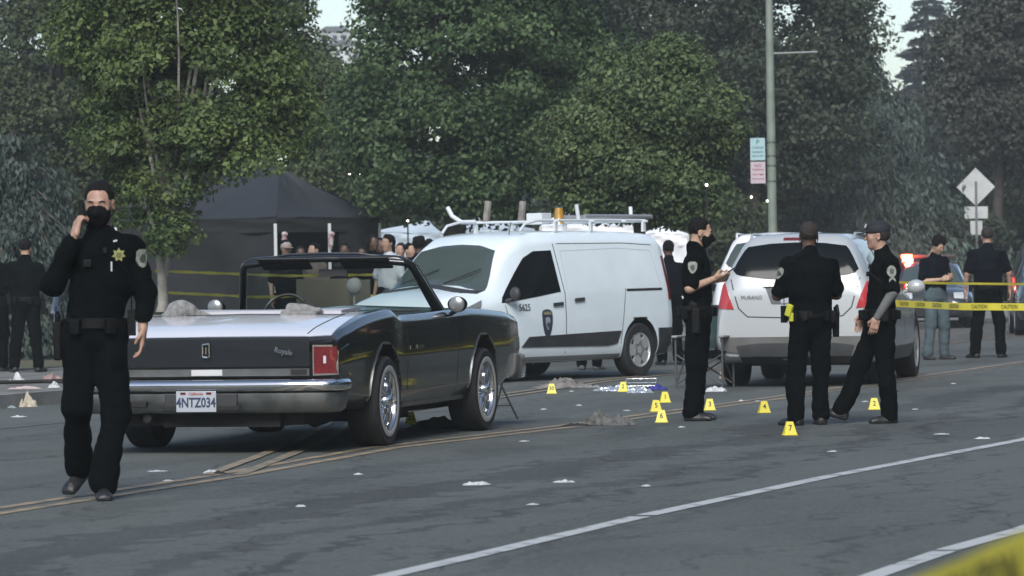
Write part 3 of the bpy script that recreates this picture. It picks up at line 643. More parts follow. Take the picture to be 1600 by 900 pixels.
def make_suv(name, org, yaw, paint, cladding, label, cat, group=None, k=1, hgt=1, plate=True, glass=None, lamp_on=False, lamps=True):
    root = empty(name, org, yaw, label=label, cat=cat, group=group); bpy.context.view_layer.update()
    glass = glass or DGLASS; fa = 2.82*k
    body, bv = car_body('body', loft(suv_keys(k, hgt), 5, .05, endr=.05), paint, root, [(0, .38, .42), (fa, .38, .42)], .935)
    H = hgt
    # back window, lamps, tailgate
    patch(bv, 'rear', [(-.70, 1.30*H), (-.65, 1.245*H), (-.3, 1.20*H), (0, 1.19*H), (.3, 1.20*H), (.65, 1.245*H), (.70, 1.30*H)], [(-.64, 1.42*H), (-.56, 1.555*H), (-.3, 1.59*H), (0, 1.60*H), (.3, 1.59*H), (.56, 1.555*H), (.64, 1.42*H)], 'rear_window', glass, root, .006, 26, 9)
    patch(bv, 'rear', [(-.16, 1.625*H), (.16, 1.625*H)], [(-.16, 1.65*H), (.16, 1.65*H)], 'brake_lamp', REDLENS, root, .012, 6, 3)
    strip(bv, 'rear', [(-.72, 1.20*H), (-.63, .88), (-.53, .785), (0, .765), (.53, .785), (.63, .88), (.72, 1.20*H)], .012, 'tailgate_gap', GAP, root)
    for s in (1, -1):
        if lamps: patch(bv, 'rear', [(s*.86, .88), (s*.68, .87)], [(s*.80, 1.16), (s*.785, 1.16)], 'tail_lamp', mat('bright_red_lens', (.42, .03, .035), .2, coat=1), root, .010, 8, 8)
        sd_ = 'left' if s > 0 else 'right'
        if lamps: patch(bv, sd_, [(-.86, .88), (-.66, .96)], [(-.80, 1.14), (-.72, 1.14)], 'tail_lamp', mat('bright_red_lens', (0, 0, 0)), root, .009, 5, 5)
        patch(bv, sd_, [(-.38, 1.13*H), (.5, 1.11*H), (1.25*k, 1.08*H), (2.1*k, 1.02*H)], [(-.28, 1.42*H), (.45, 1.52*H), (1.1*k, 1.52*H), (1.7*k, 1.35*H)], 'side_window', glass, root, .005, 24, 6)
        strip(bv, sd_, [(.52, 1.11*H), (.46, 1.53*H)], .05, 'window_pillar', GAP, root, .008)
        strip(bv, sd_, [(.5, 1.1*H), (.55, .6), (.45, .42)], .008, 'door_gap', GAP, root); strip(bv, sd_, [(1.45*k, 1.06*H), (1.5*k, .35)], .008, 'door_gap', GAP, root)
        if cladding:
            patch(bv, sd_, [(.44, .27), (fa-.44, .27)], [(.44, .42), (fa-.44, .42)], 'sill_cladding', cladding, root, .012, 12, 4)
        patch(bv, 'front', [(s*.72, .62), (s*.44, .64)], [(s*.74, .76), (s*.44, .76)], 'headlamp', CLEAR if not lamp_on else mat('headlamp_lit', (.8, .8, .8), .2, emit=(1, .97, .9, 9)), root, .01, 6, 4)
        strip(bv, sd_, [(.62, .90), (.80, .90)], .03, 'door_handle', paint, root, .03)
    if cladding:
        patch(bv, 'rear', [(-.80, .40), (0, .36), (.80, .40)], [(-.84, .56), (0, .56), (.84, .56)], 'rear_bumper', cladding, root, .02, 14, 5)
        for sd_ in ('left', 'right'): patch(bv, sd_, [(-.93, .38), (-.42, .38)], [(-.93, .56), (-.38, .56)], 'rear_bumper', cladding, root, .016, 6, 4)
    patch(bv, 'rear', [(-.60, .29), (0, .27), (.60, .29)], [(-.66, .46), (-.45, .49), (.45, .49), (.66, .46)], 'rear_valance', DKPLAS, root, .028, 12, 4)
    if plate:
        patch(bv, 'rear', [(-.26, .92), (.26, .92)], [(-.33, 1.11), (.33, 1.11)], 'plate_recess', mat('recess_grey', (.10, .11, .12), .5), root, .003, 8, 4)
        patch(bv, 'rear', [(-.155, .93), (.155, .93)], [(-.155, 1.06), (.155, 1.06)], 'licence_plate', mat('plate_white', (.40, .43, .47), .4), root, .012, 4, 4)
        patch(bv, 'rear', [(-.35, 1.11), (.35, 1.11)], [(-.35, 1.14), (.35, 1.14)], 'plate_garnish', paint, root, .03, 6, 3)
        h, n, _, _ = bv.ray_cast(Vector((-9, .48, 1.0)), Vector((1, 0, 0))); obj_text('MURANO', .055, frame((0, -1, 0), (0.0, 0, 1), h+Vector((-.016, 0, 0))), CHROME, 'script_badge', root)
        w_ = MB(); w_.tube([(-.93, 0.0, 1.17), (-.89, -.35, 1.23)], .01, 5); w_.build('rear_wiper', GAP, root)
    patch(bv, 'front', [(-.66, 1.14*H), (0, 1.17*H), (.66, 1.14*H)], [(-.50, 1.53*H), (0, 1.56*H), (.50, 1.53*H)], 'windscreen', GGLASS if not glass is DGLASS else DGLASS, root, .006, 14, 8)
    patch(bv, 'front', [(-.40, .50), (.40, .50)], [(-.42, .72), (.42, .72)], 'grille', DKPLAS, root, .012, 8, 4)
    patch(bv, 'front', [(-.50, .36), (.50, .36)], [(-.50, .47), (.50, .47)], 'lower_grille', GAP, root, .012, 8, 4)
    for x, y in ((0, .80), (0, -.80), (fa, .80), (fa, -.80)): wheel(root, x, y, .37, .235, 1 if y > 0 else -1, .245, 'eight')
    for y in (.58, -.58):
        rr = MB(); rr.tube([(-.3, y, 1.64*H), (-.2, y, 1.70*H), (1.2*k, y, 1.70*H), (1.35*k, y, 1.64*H)], .016, 6); rr.build('roof_rail', paint, root)
    for s in (1, -1):
        v = MB(); v.ell((1.95*k, s*1.02, 1.08*H), (.08, .11, .085), 14, 10); v.tube([(1.95*k, s*.95, 1.05*H), (1.98*k, s*.87, 1.02*H)], .025, 6); v.build('door_mirror', paint, root, bevel=.03, seg=3)
    u = MB(); u.box((1.4*k, 0, .28), (1.9, .6, .05)); u.box((.0, 0, .32), (.12, .6, .06)); u.tube([(-.85, -.5, .30), (-.4, -.45, .30)], .04, 8); u.build('underbody', GAP, root)
    return root, bv
# ---------------------------------------------------------------- people
SKIN = {'light': mat('skin_light', (.38, .23, .17), .55, var=.12, vscale=30), 'tan': mat('skin_tan', (.42, .27, .19), .55, var=.12, vscale=30), 'dark': mat('skin_dark', (.09, .05, .035), .55, var=.15, vscale=30)}
UNI = mat('uniform_cloth', (.0018, .0030, .0033), 1, var=.3, vscale=6, bump=.5, bscale=18, spec=.08)
UNI2 = mat('uniform_trousers', (.0019, .0030, .0033), 1, var=.3, vscale=6, bump=.5, bscale=14, spec=.08)
NAVY = mat('navy_shirt', (.0035, .005, .009), 1, spec=.1, var=.3, vscale=6, bump=.3, bscale=16)
LEATH = mat('black_leather', (.003, .0035, .0035), .5, bump=.2, bscale=60, spec=.2)
BOOT = mat('boot_leather', (.016, .017, .018), .45, var=.3, vscale=20, bump=.2)
HAIR = mat('black_hair', (.006, .005, .005), .8, spec=.2, bump=.8, bscale=90)
BHAIR = mat('brown_hair', (.022, .016, .012), .7, bump=.8, bscale=90)
MASKM = mat('mask_cloth', (.005, .005, .006), .95, spec=.15)
JEANS = mat('faded_jeans', (.06, .088, .10), .9, var=.25, vscale=9, bump=.3, bscale=20)
GREYSL = mat('grey_sleeve', (.12, .125, .12), .9, var=.2, vscale=10, bump=.2)
PATCHM = mat('patch_pale', (.23, .245, .215), .7, var=.25, vscale=80); PATCHD = mat('patch_dark', (.06, .07, .06), .7)
GOLD = mat('badge_star', (.42, .42, .16), .35, metal=.3, var=.3, vscale=60)
WHITEC = mat('white_cloth', (.62, .65, .68), .85, var=.1, bump=.2, bscale=12)

def hand_VQ(Mw, curl=.35, mirror=False, h=.0045, grip=False):
    f = Fld((-.04, -.07, -.11), (.21, .10, .05), h); sgn = -1 if mirror else 1
    f.box((.045, 0, 0), (.048, .040, .014), .013, .008).cone((-.02, 0, 0), (.02, 0, 0), .026, .028, .02, .8, (0, 0, 1))
    for i, (y, L) in enumerate(((-.031, .060), (-.0105, .076), (.0105, .082), (.031, .074))):
        p = np.array([.086, y, -.001]); a = curl*(.75+.12*(3-i)); ang = a*.6; r0 = .0092
        for sg, q in ((.45, 1), (.30, 1.1), (.25, .8)):
            d = np.array([math.cos(ang), (y*.9)*.6, -math.sin(ang)]); d /= np.linalg.norm(d); e = p+d*L*sg; f.cone(p, e, r0, r0*.93, .004); p = e; r0 *= .93; ang += a*q
    t = curl if grip else .3
    f.cone((.012, .028, -.004), (.045, .055, -.012-.02*t), .014, .011, .012); f.cone((.045, .055, -.012-.02*t), (.075, .055-.02*t, -.02-.035*t), .0105, .009, .005)
    V, Q = f.verts()
    if mirror: V = V*np.array([1, -1, 1]); Q = Q[:, ::-1]
    M = np.array(Mw.to_3x3()); return V@M.T+np.array(Mw.translation), Q
def head_field(h, hair_short=True):
    f = Fld((-.12, -.15, -.22), (.12, .14, .15), h)
    f.ell((0, .014, .035), (.077, .096, .088), .02).ell((0, -.028, -.035), (.061, .062, .084), .035).ell((0, -.060, -.092), (.028, .026, .022), .02)
    for s in (-1, 1): f.ell((s*.036, -.056, -.018), (.028, .026, .026), .02).ell((s*.080, .008, -.004), (.010, .021, .033), .008).ell((s*.086, .004, -.004), (.006, .012, .02), .006, sub=True)
    f.cone((-.035, -.080, .028), (.035, -.080, .028), .011, .011, .016)
    for s in (-1, 1): f.ell((s*.032, -.098, .006), (.019, .014, .011), .008, sub=True); f.ell((s*.032, -.076, .005), (.015, .013, .012), .004)
    f.cone((0, -.086, .014), (0, -.108, -.022), .008, .014, .010).ell((0, -.084, -.055), (.025, .011, .009), .006)
    f.cone((0, .022, -.05), (0, .034, -.21), .056, .062, .02); return f
def xf(M, V): return V@np.array(M.to_3x3()).T+np.array(M.translation)

def person(loc, yaw, label, H=1.78, cat='person', group=None, skin='light', pose=None, sleeve='long', shirt=UNI, trousers=UNI2, hair=HAIR, mask=False, cap=False, belt=True, near=True, hands=True, bulk=1.0, patches=(), vest=False, collar=True, star=False, holster=None, shoe=BOOT, legs=True, hairstyle='short', armband=None, name='person'):
    S = H/1.78; h = .0155 if near else .024; P = dict(pose or {})
    def J(k, d): return np.array(P.get(k, d), float)
    pel = J('pelvis', (0, 0, .97)); lean = J('lean', (0, 0, 0)); ch = J('chest', (lean[0], lean[1]+.0, 1.30)); nk = J('neck', ch+np.array([0, .01, .20]))
    wv = (pel*.55+ch*.45); tw = P.get('twist', 0)
    def rt(x, y): c, s_ = math.cos(tw), math.sin(tw); return np.array([x*c-y*s_, x*s_+y*c, 0])
    sh = {1: ch+rt(.172*bulk, .01)+np.array([0, 0, .118]), -1: ch+rt(-.172*bulk, .01)+np.array([0, 0, .118])}
    el = {1: J('elL', sh[1]+np.array([.06, .03, -.28])), -1: J('elR', sh[-1]+np.array([-.06, .03, -.28]))}
    wr = {1: J('wrL', el[1]+np.array([.01, -.07, -.24])), -1: J('wrR', el[-1]+np.array([-.01, -.07, -.24]))}
    hip = {1: pel+np.array([.092, 0, -.05]), -1: pel+np.array([-.092, 0, -.05])}
    kn = {1: J('knL', (.11, -.02, .50)), -1: J('knR', (-.11, -.02, .50))}
    an = {1: J('anL', (.12, .02, .09)), -1: J('anR', (-.12, .02, .09))}
    allp = np.array([pel, ch, nk]+list(sh.values())+list(el.values())+list(wr.values())+list(kn.values())+list(an.values()))
    lo, hi = allp.min(0)-.27, allp.max(0)+.27
    lo[2] = max(lo[2], 0 if an[1][2] > .05 else lo[2]); depth = .76 if not vest else .88
    fd = (-math.sin(tw), math.cos(tw), 0)
    def torso(f, e):
        f.cone(pel+[0, 0, .03], wv, .160*bulk+e, .152*bulk+e, .04, depth, fd); f.cone(wv, ch+[0, 0, .02], .152*bulk+e, .172*bulk+e, .06, depth, fd)
        f.cone(sh[1]+[0, 0, -.02], ch+[0, 0, .13], .060+e, .075+e, .06); f.cone(sh[-1]+[0, 0, -.02], ch+[0, 0, .13], .060+e, .075+e, .06); f.cone(ch+[0, 0, .13], nk+[0, .0, .02], .085+e, .056+e, .06)
        return f
    # body: one continuous skin mesh
    f = Fld(lo, [hi[0], hi[1], nk[2]+.12], h); torso(f, -.02)
    for s in (1, -1):
        f.cone(sh[s], el[s], .054, .042, .04); f.cone(el[s], wr[s], .041, .028, .03)
        if legs: f.cone(hip[s], kn[s], .075, .052, .03); f.cone(kn[s], an[s], .052, .04, .03)
    parts = [f.verts()]
    hy, hp, hr = P.get('head_yaw', 0), P.get('head_pitch', 0), P.get('head_roll', 0)
    HM = Matrix.Translation(Vector(nk)+Vector((0, -.012, .045))) @ Matrix.Rotation(hy, 4, 'Z') @ Matrix.Rotation(hp, 4, 'X') @ Matrix.Rotation(hr, 4, 'Y') @ Matrix.Translation((0, -.018, .120))
    V, Q = head_field(.0085 if near else .015).verts(); parts.append((xf(HM, V), Q))
    if hands:
        for s, k in ((1, 'L'), (-1, 'R')):
            d = Vector(P.get('hdir'+k, Vector(wr[s]-el[s]).normalized()*.5+Vector((0, 0, -.5)))); pn = Vector(P.get('hpalm'+k, (-s, 0, 0)))
            X = d.normalized(); Z = -pn; Z = (Z-X*Z.dot(X)).normalized(); Y = Z.cross(X)
            M = Matrix((X, Y, Z)).transposed().to_4x4(); M.translation = Vector(wr[s])
            parts.append(hand_VQ(M, P.get('curl'+k, .45), mirror=s > 0, h=.0062 if near else .012, grip=True))
    V, Q = joinVQ(parts)
    root = link(name, np_mesh(name, V*S, Q, True), SKIN[skin]); root.location = loc; root.rotation_euler = (0, 0, yaw); tag(root, label, cat, group)
    # shirt
    f = Fld(lo, [hi[0], hi[1], nk[2]+.1], h); torso(f, .0)
    for s in (1, -1):
        if sleeve == 'long': f.cone(sh[s], el[s], .068, .059, .035); f.cone(el[s], el[s]+(wr[s]-el[s])*.93, .059, .046, .03)
        else: f.cone(sh[s], sh[s]+(el[s]-sh[s])*.82, .072, .068, .035)
    if vest: f.cone(ch+[0, 0, -.12], ch+[0, 0, .03], .165*bulk, .165*bulk, .03, .95, fd)
    if collar: f.cone(nk+[0, .012, -.005], nk+[0, .016, .035], .070, .066, .015)
    f.box(pel+[0, 0, -.32], (.4, .4, .33), .0, .01, sub=True)
    f.folds(.009, (9, 9, 12), 3); sh_o = sdf_obj('shirt', f, shirt, root, S)
    # trousers
    if legs:
        f = Fld([lo[0], lo[1], 0.0 if an[1][2] < .3 else lo[2]], [hi[0], hi[1], 1.10+pel[2]-.97], h)
        f.cone(pel+[0, 0, .035], pel+[0, 0, -.03], .158*bulk, .168*bulk, .03, .80, fd)
        for s in (1, -1):
            f.cone(hip[s], kn[s], .104, .086, .028); e = an[s]+(kn[s]-an[s])*.04; f.cone(kn[s], e, .085, .074, .03); f.cone(e+(kn[s]-e)*.15, e-(kn[s]-e)*.03, .074, .078, .02)
        f.folds(.010, (8, 8, 13), 5); sdf_obj('trousers', f, trousers, root, S)
        for s, k in ((1, 'L'), (-1, 'R')):
            d = Vector(P.get('toe'+k, (s*.25, -1, 0))).normalized(); X = d; Y = Vector((0, 0, 1)).cross(X).normalized(); Z = X.cross(Y); f = Fld((-.12, -.075, -.11), (.23, .075, .09), .0085 if near else .014)
            f.box((.055, 0, -.068), (.125, .043, .018), .016, .01).cone((-.035, 0, -.04), (.12, 0, -.055), .042, .034, .03, .9).ell((.12, 0, -.06), (.055, .044, .028), .02).cone((-.02, 0, -.03), (-.015, 0, .06), .046, .045, .03)
            f.box((.05, 0, -.14), (.3, .1, .052), 0, .004, sub=True)
            M = Matrix((X, Y, Z)).transposed().to_4x4(); M.translation = Vector(an[s]); sdf_obj('shoe', f, shoe, root, S, M)
    # head gear
    f = Fld((-.13, -.17, -.15), (.13, .16, .17), .008 if near else .013)
    if cap:
        f.ell((0, .012, .055), (.090, .112, .082), .01); f.box((0, 0, -.06), (.2, .2, .085), 0, .008, sub=True)
        f.box((0, -.125, .035), (.062, .055, .006), .005, .006, rot=Matrix.Rotation(R(12), 3, 'X')); sdf_obj('cap', f, mat('cap_cloth', (.010, .013, .018), .8, bump=.2), root, S, HM)
        f = Fld((-.13, -.14, -.15), (.13, .16, .1), .009); f.ell((0, .03, .02), (.084, .092, .085), .01); f.box((0, -.10, 0), (.12, .115, .2), 0, .01, sub=True); f.box((0, 0, -.15), (.2, .2, .105), 0, .01, sub=True); sdf_obj('hair', f, hair, root, S, HM)
        if near:
            m = MB(); m.box((.0, -.098, .095), (.028, .006, .018), Matrix.Rotation(R(-25), 3, 'X')); lg = m.build('cap_badge', mat('cap_badge_pale', (.5, .52, .5), .6), root, bevel=.004); lg.matrix_local = Matrix.Scale(S, 4) @ HM
    elif hairstyle == 'short':
        f.ell((0, .022, .048), (.084, .102, .090), .01); f.box((0, -.115, -.028), (.068, .075, .108), .02, .012, sub=True); f.box((0, -.09, -.10), (.2, .095, .125), .02, .012, sub=True); f.box((0, 0, -.16), (.2, .2, .10), 0, .01, sub=True)
        f.folds(.003, (30, 30, 30), 2); sdf_obj('hair', f, hair, root, S, HM)
    elif hairstyle == 'full':
        f.ell((0, .02, .055), (.098, .112, .098), .01); f.ell((.03, -.03, .11), (.05, .05, .04), .03).ell((-.04, .02, .12), (.05, .06, .04), .03); f.box((0, -.12, -.04), (.066, .075, .108), .02, .012, sub=True); f.box((0, 0, -.15), (.2, .2, .075), 0, .01, sub=True)
        f.folds(.007, (45, 45, 45), 2); sdf_obj('hair', f, hair, root, S, HM)
    elif hairstyle == 'long':
        f.ell((0, .03, .04), (.096, .105, .105), .01).cone((0, .06, .02), (0, .07, -.14), .09, .075, .03, .7); f.box((0, -.12, -.04), (.062, .085, .108), .02, .012, sub=True)
        f.folds(.006, (30, 30, 10), 2); sdf_obj('hair', f, hair, root, S, HM)
    if mask:
        f = Fld((-.12, -.17, -.17), (.12, .12, .06), .0065); f.ell((0, -.034, -.042), (.070, .078, .086), .01).cone((0, -.095, -.005), (0, -.118, -.035), .012, .022, .03)
        f.box((0, 0, .075), (.2, .2, .068), 0, .006, sub=True); f.box((0, .11, -.05), (.2, .10, .2), 0, .006, sub=True); f.ell((0, .0, -.04), (.064, .05, .2), .004, sub=True)
        mo = sdf_obj('face_mask', f, MASKM, root, S, HM)
        m = MB()
        for s in (-1, 1): m.tube([(s*.068, -.02, -.015), (s*.082, .015, .022)], .003, 5); m.tube([(s*.066, -.01, -.07), (s*.082, .02, -.03)], .003, 5)
        q = m.build('mask_strap', MASKM, mo); q.matrix_local = Matrix.Scale(S, 4) @ HM
    if near:
        e = MB()
        for s in (-1, 1): e.ell((s*.032, -.0895, .001), (.010, .004, .0035), 10, 6)
        q = e.build('eyes', mat('eye_dark', (.02, .015, .012), .2), root); q.matrix_local = Matrix.Scale(S, 4) @ HM
        e = MB()
        for s in (-1, 1): e.tube([(s*.016, -.094, .027), (s*.035, -.091, .032), (s*.052, -.080, .027)], [.003, .0045, .002], 6)
        q = e.build('eyebrows', hair, root); q.matrix_local = Matrix.Scale(S, 4) @ HM
    # duty belt with pouches
    if belt:
        b = MB(); n = 32; a_ = .171*bulk; c_ = a_*.80; V = []
        z0 = pel[2]+.015
        for i in range(n):
            t = 2*PI*i/n
            for dr, dz in ((0, -.03), (.012, -.028), (.012, .028), (0, .03)): V.append((pel[0]+(a_+dr)*math.cos(t), pel[1]+(c_+dr)*math.sin(t), z0+dz))
        b.add(V, [(4*i+k, 4*((i+1) % n)+k, 4*((i+1) % n)+(k+1) % 4, 4*i+(k+1) % 4) for i in range(n) for k in range(4)])
        bo = b.build('duty_belt', LEATH, root, 40); bo.scale = (S, S, S)
        def on(t, out, dz): return Vector((pel[0]+(a_+out)*math.cos(t), pel[1]+(c_+out)*math.sin(t), z0+dz)), Matrix.Rotation(t, 3, 'Z')
        for deg, hw, hh, dz in ((35, .03, .045, -.02), (60, .03, .04, -.02), (115, .028, .04, -.02), (145, .035, .055, -.03), (-120, .03, .045, -.02), (-60, .028, .042, -.02)):
            c, rot = on(R(deg), .028, dz); m = MB(); m.box(c, (.022, hw, hh), rot); m.build('pouch', LEATH, bo, bevel=.008)
        c, rot = on(R(180), .045, -.10); m = MB(); m.box(c, (.022, .035, .11), rot, 1.15); m.box(c+Vector((0, .01, .13)), (.016, .03, .03), rot); m.box(c+Vector((0, .045, .13)), (.013, .02, .05), Matrix.Rotation(R(25), 3, 'X') @ rot); m.build('holster', LEATH, bo, bevel=.01)
        c, rot = on(R(0), .045, .0); m = MB(); m.box(c, (.022, .032, .075), rot); m.tube([c+Vector((0, 0, .07)), c+Vector((0, 0, .16))], .005, 5); m.build('radio', LEATH, bo, bevel=.008)
        if holster == 'yellow':
            c, rot = on(R(30), .085, .035); m = MB(); m.box(c, (.016, .03, .055), rot @ Matrix.Rotation(R(-20), 3, 'X')); m.box(c+Vector((-.02, .0, -.06)), (.014, .02, .04), rot); m.build('stun_gun_grip', mat('stun_yellow', (.50, .52, .04), .5), bo, bevel=.008)
        for (qx, qz, w_, h_, nm, mm) in ((-.07, .03, .05, .045, 'body_camera', LEATH), (.03, .10, .025, .035, 'lapel_microphone', LEATH)):
            m = MB(); yb = (.165*bulk if vest else .135*bulk); c = Vector(ch)+Vector(rt(qx, -yb))+Vector((0, 0, qz)); m.box(c, (w_/2, .012, h_/2), Matrix.Rotation(tw, 3, 'Z')); q = m.build(nm, mm, root, bevel=.005); q.scale = (S, S, S)
        m = MB(); yb = .15*bulk; c = Vector(ch)+Vector((0, 0, .03)); m.tube([c+Vector((.03, -yb, .06)), c+Vector((.10, -yb*.95, .0)), c+Vector((.165, -.05, -.08)), c+Vector((.17*bulk, .0, -.2))], .004, 5); q = m.build('radio_cord', LEATH, root, 60); q.scale = (S, S, S)
    # shoulder patches and star
    dgb = None
    if patches or star:
        bv = BVHTree.FromPolygons([v.co/S for v in sh_o.data.vertices], [p.vertices[:] for p in sh_o.data.polygons])
        def emb(name_, c, d, w, hh, mm, shape=None, par=sh_o, off=.005, up=(0, 0, 1)):
            d = Vector(d).normalized(); U = Vector(up); X = U.cross(d).normalized(); U = d.cross(X); m = MB(); vs = []; n = len(shape)
            for (x, z) in [(0, 0)]+list(shape):
                o_ = Vector(c)+X*x*w+U*z*hh; hq, nq, _, _ = bv.ray_cast(o_-d*.5, d, 1.2)
                vs.append((hq if hq is not None else o_)-d*off)
            vs += [v+d*.012 for v in vs[1:]]
            m.add(vs, [(0, 1+i, 1+(i+1) % n) for i in range(n)]+[(1+i, 1+(i+1) % n, n+1+(i+1) % n, n+1+i) for i in range(n)]); q = m.build(name_, mm, par, 20); q.scale = (S, S, S) if par is root else (S, S, S); return q
        SHD = [(-.5, .35), (-.3, .5), (.3, .5), (.5, .35), (.45, -.1), (.2, -.42), (0, -.5), (-.2, -.42), (-.45, -.1)]
        OV = [(.5*math.cos(i*PI/8), .5*math.sin(i*PI/8)) for i in range(16)]
        for s in patches:
            c = sh[s]+(el[s]-sh[s])*.26; dirn = (-s, .35 if P.get('patch_front') else 0, 0)
            if P.get('patch_front'): dirn = (-s*.8, P['patch_front'], 0)
            q = emb('shoulder_patch', c, dirn, .085, .105, PATCHM, OV if cap else SHD); emb('patch_crest', c, dirn, .04, .05, PATCHD, OV, par=sh_o, off=.009)
            if cap:
                c2 = sh[s]+(el[s]-sh[s])*.52
                CH = [(-.5, -.5), (0, .0), (.5, -.5), (.5, -.1), (0, .5), (-.5, -.1)]; emb('rank_stripes', c2, dirn, .06, .06, PATCHM, CH)
        if star:
            ST = [(.5*math.cos(i*PI/7+PI/2)*(1 if i % 2 == 0 else .6), .5*math.sin(i*PI/7+PI/2)*(1 if i % 2 == 0 else .6)) for i in range(14)]
            c = ch+rt(.105, 0)+np.array([0, 0, .075]); emb('star_badge', c, (.0, 1, 0), .078, .082, GOLD, ST, off=.008); emb('badge_centre', c, (0, 1, 0), .030, .030, mat('badge_green', (.16, .17, .07), .5), OV, off=.012)
            c = ch+rt(.065, 0)+np.array([0, 0, .01]); emb('pen', c, (0, 1, 0), .009, .055, CLEAR, [(-.5, .5), (.5, .5), (.5, -.5), (-.5, -.5)], off=.008)
            c = ch+rt(.085, 0)+np.array([0, 0, .155]); emb('collar_pin', c, (0, 1, 0), .022, .016, CLEAR, [(-.5, .5), (.5, .2), (.5, -.5), (-.5, -.2)], off=.010)
    # bare or sleeved forearms as the photograph shows
    if armband:
        for s in armband:
            f = Fld(np.minimum(el[s], wr[s])-.14, np.maximum(el[s], wr[s])+.14, .009); f.cone(sh[s]+(el[s]-sh[s])*.6, el[s], .052, .048, .02); f.cone(el[s], el[s]+(wr[s]-el[s])*.95, .048, .034, .02); sdf_obj('arm_sleeve', f, GREYSL, root, S)
    return root, HM, S, dict(wr=wr, el=el, sh=sh, ch=ch, pel=pel)
def held_phone(rec, loc, yaw, local, rot, label, name='mobile_phone'):
    root, HM, S, j = rec; m = MB(); m.box((0, 0, 0), (.036, .0045, .072)); p = m.build(name, LEATH, None, bevel=.004)
    m = MB(); m.box((0, -.005, 0), (.032, .0008, .066)); m.build('screen', DGLASS, p)
    p.matrix_basis = Matrix.Translation(loc) @ Matrix.Rotation(yaw, 4, 'Z') @ Matrix.Translation(Vector(local)*S) @ rot
    return tag(p, label, 'phone')
# ---------------------------------------------------------------- road frame: t along the street, n to its left
PHI = 17.2; TV = Vector((sind(PHI), cosd(PHI), 0)); NV = Vector((-cosd(PHI), sind(PHI), 0)); RO = G(370, 747)
def RL(t, n, z=0): return RO+TV*t+NV*n+Vector((0, 0, z))
def rn(p): d = Vector(p)-RO; return d.dot(TV), d.dot(NV)
RYAW = R(90-PHI)
def road_obj(name, mb, m, **k):
    o = link(name, mb.mesh(name), m); o.location = (RO.x, RO.y, 0); o.rotation_euler = (0, 0, RYAW); return tag(o, **k)

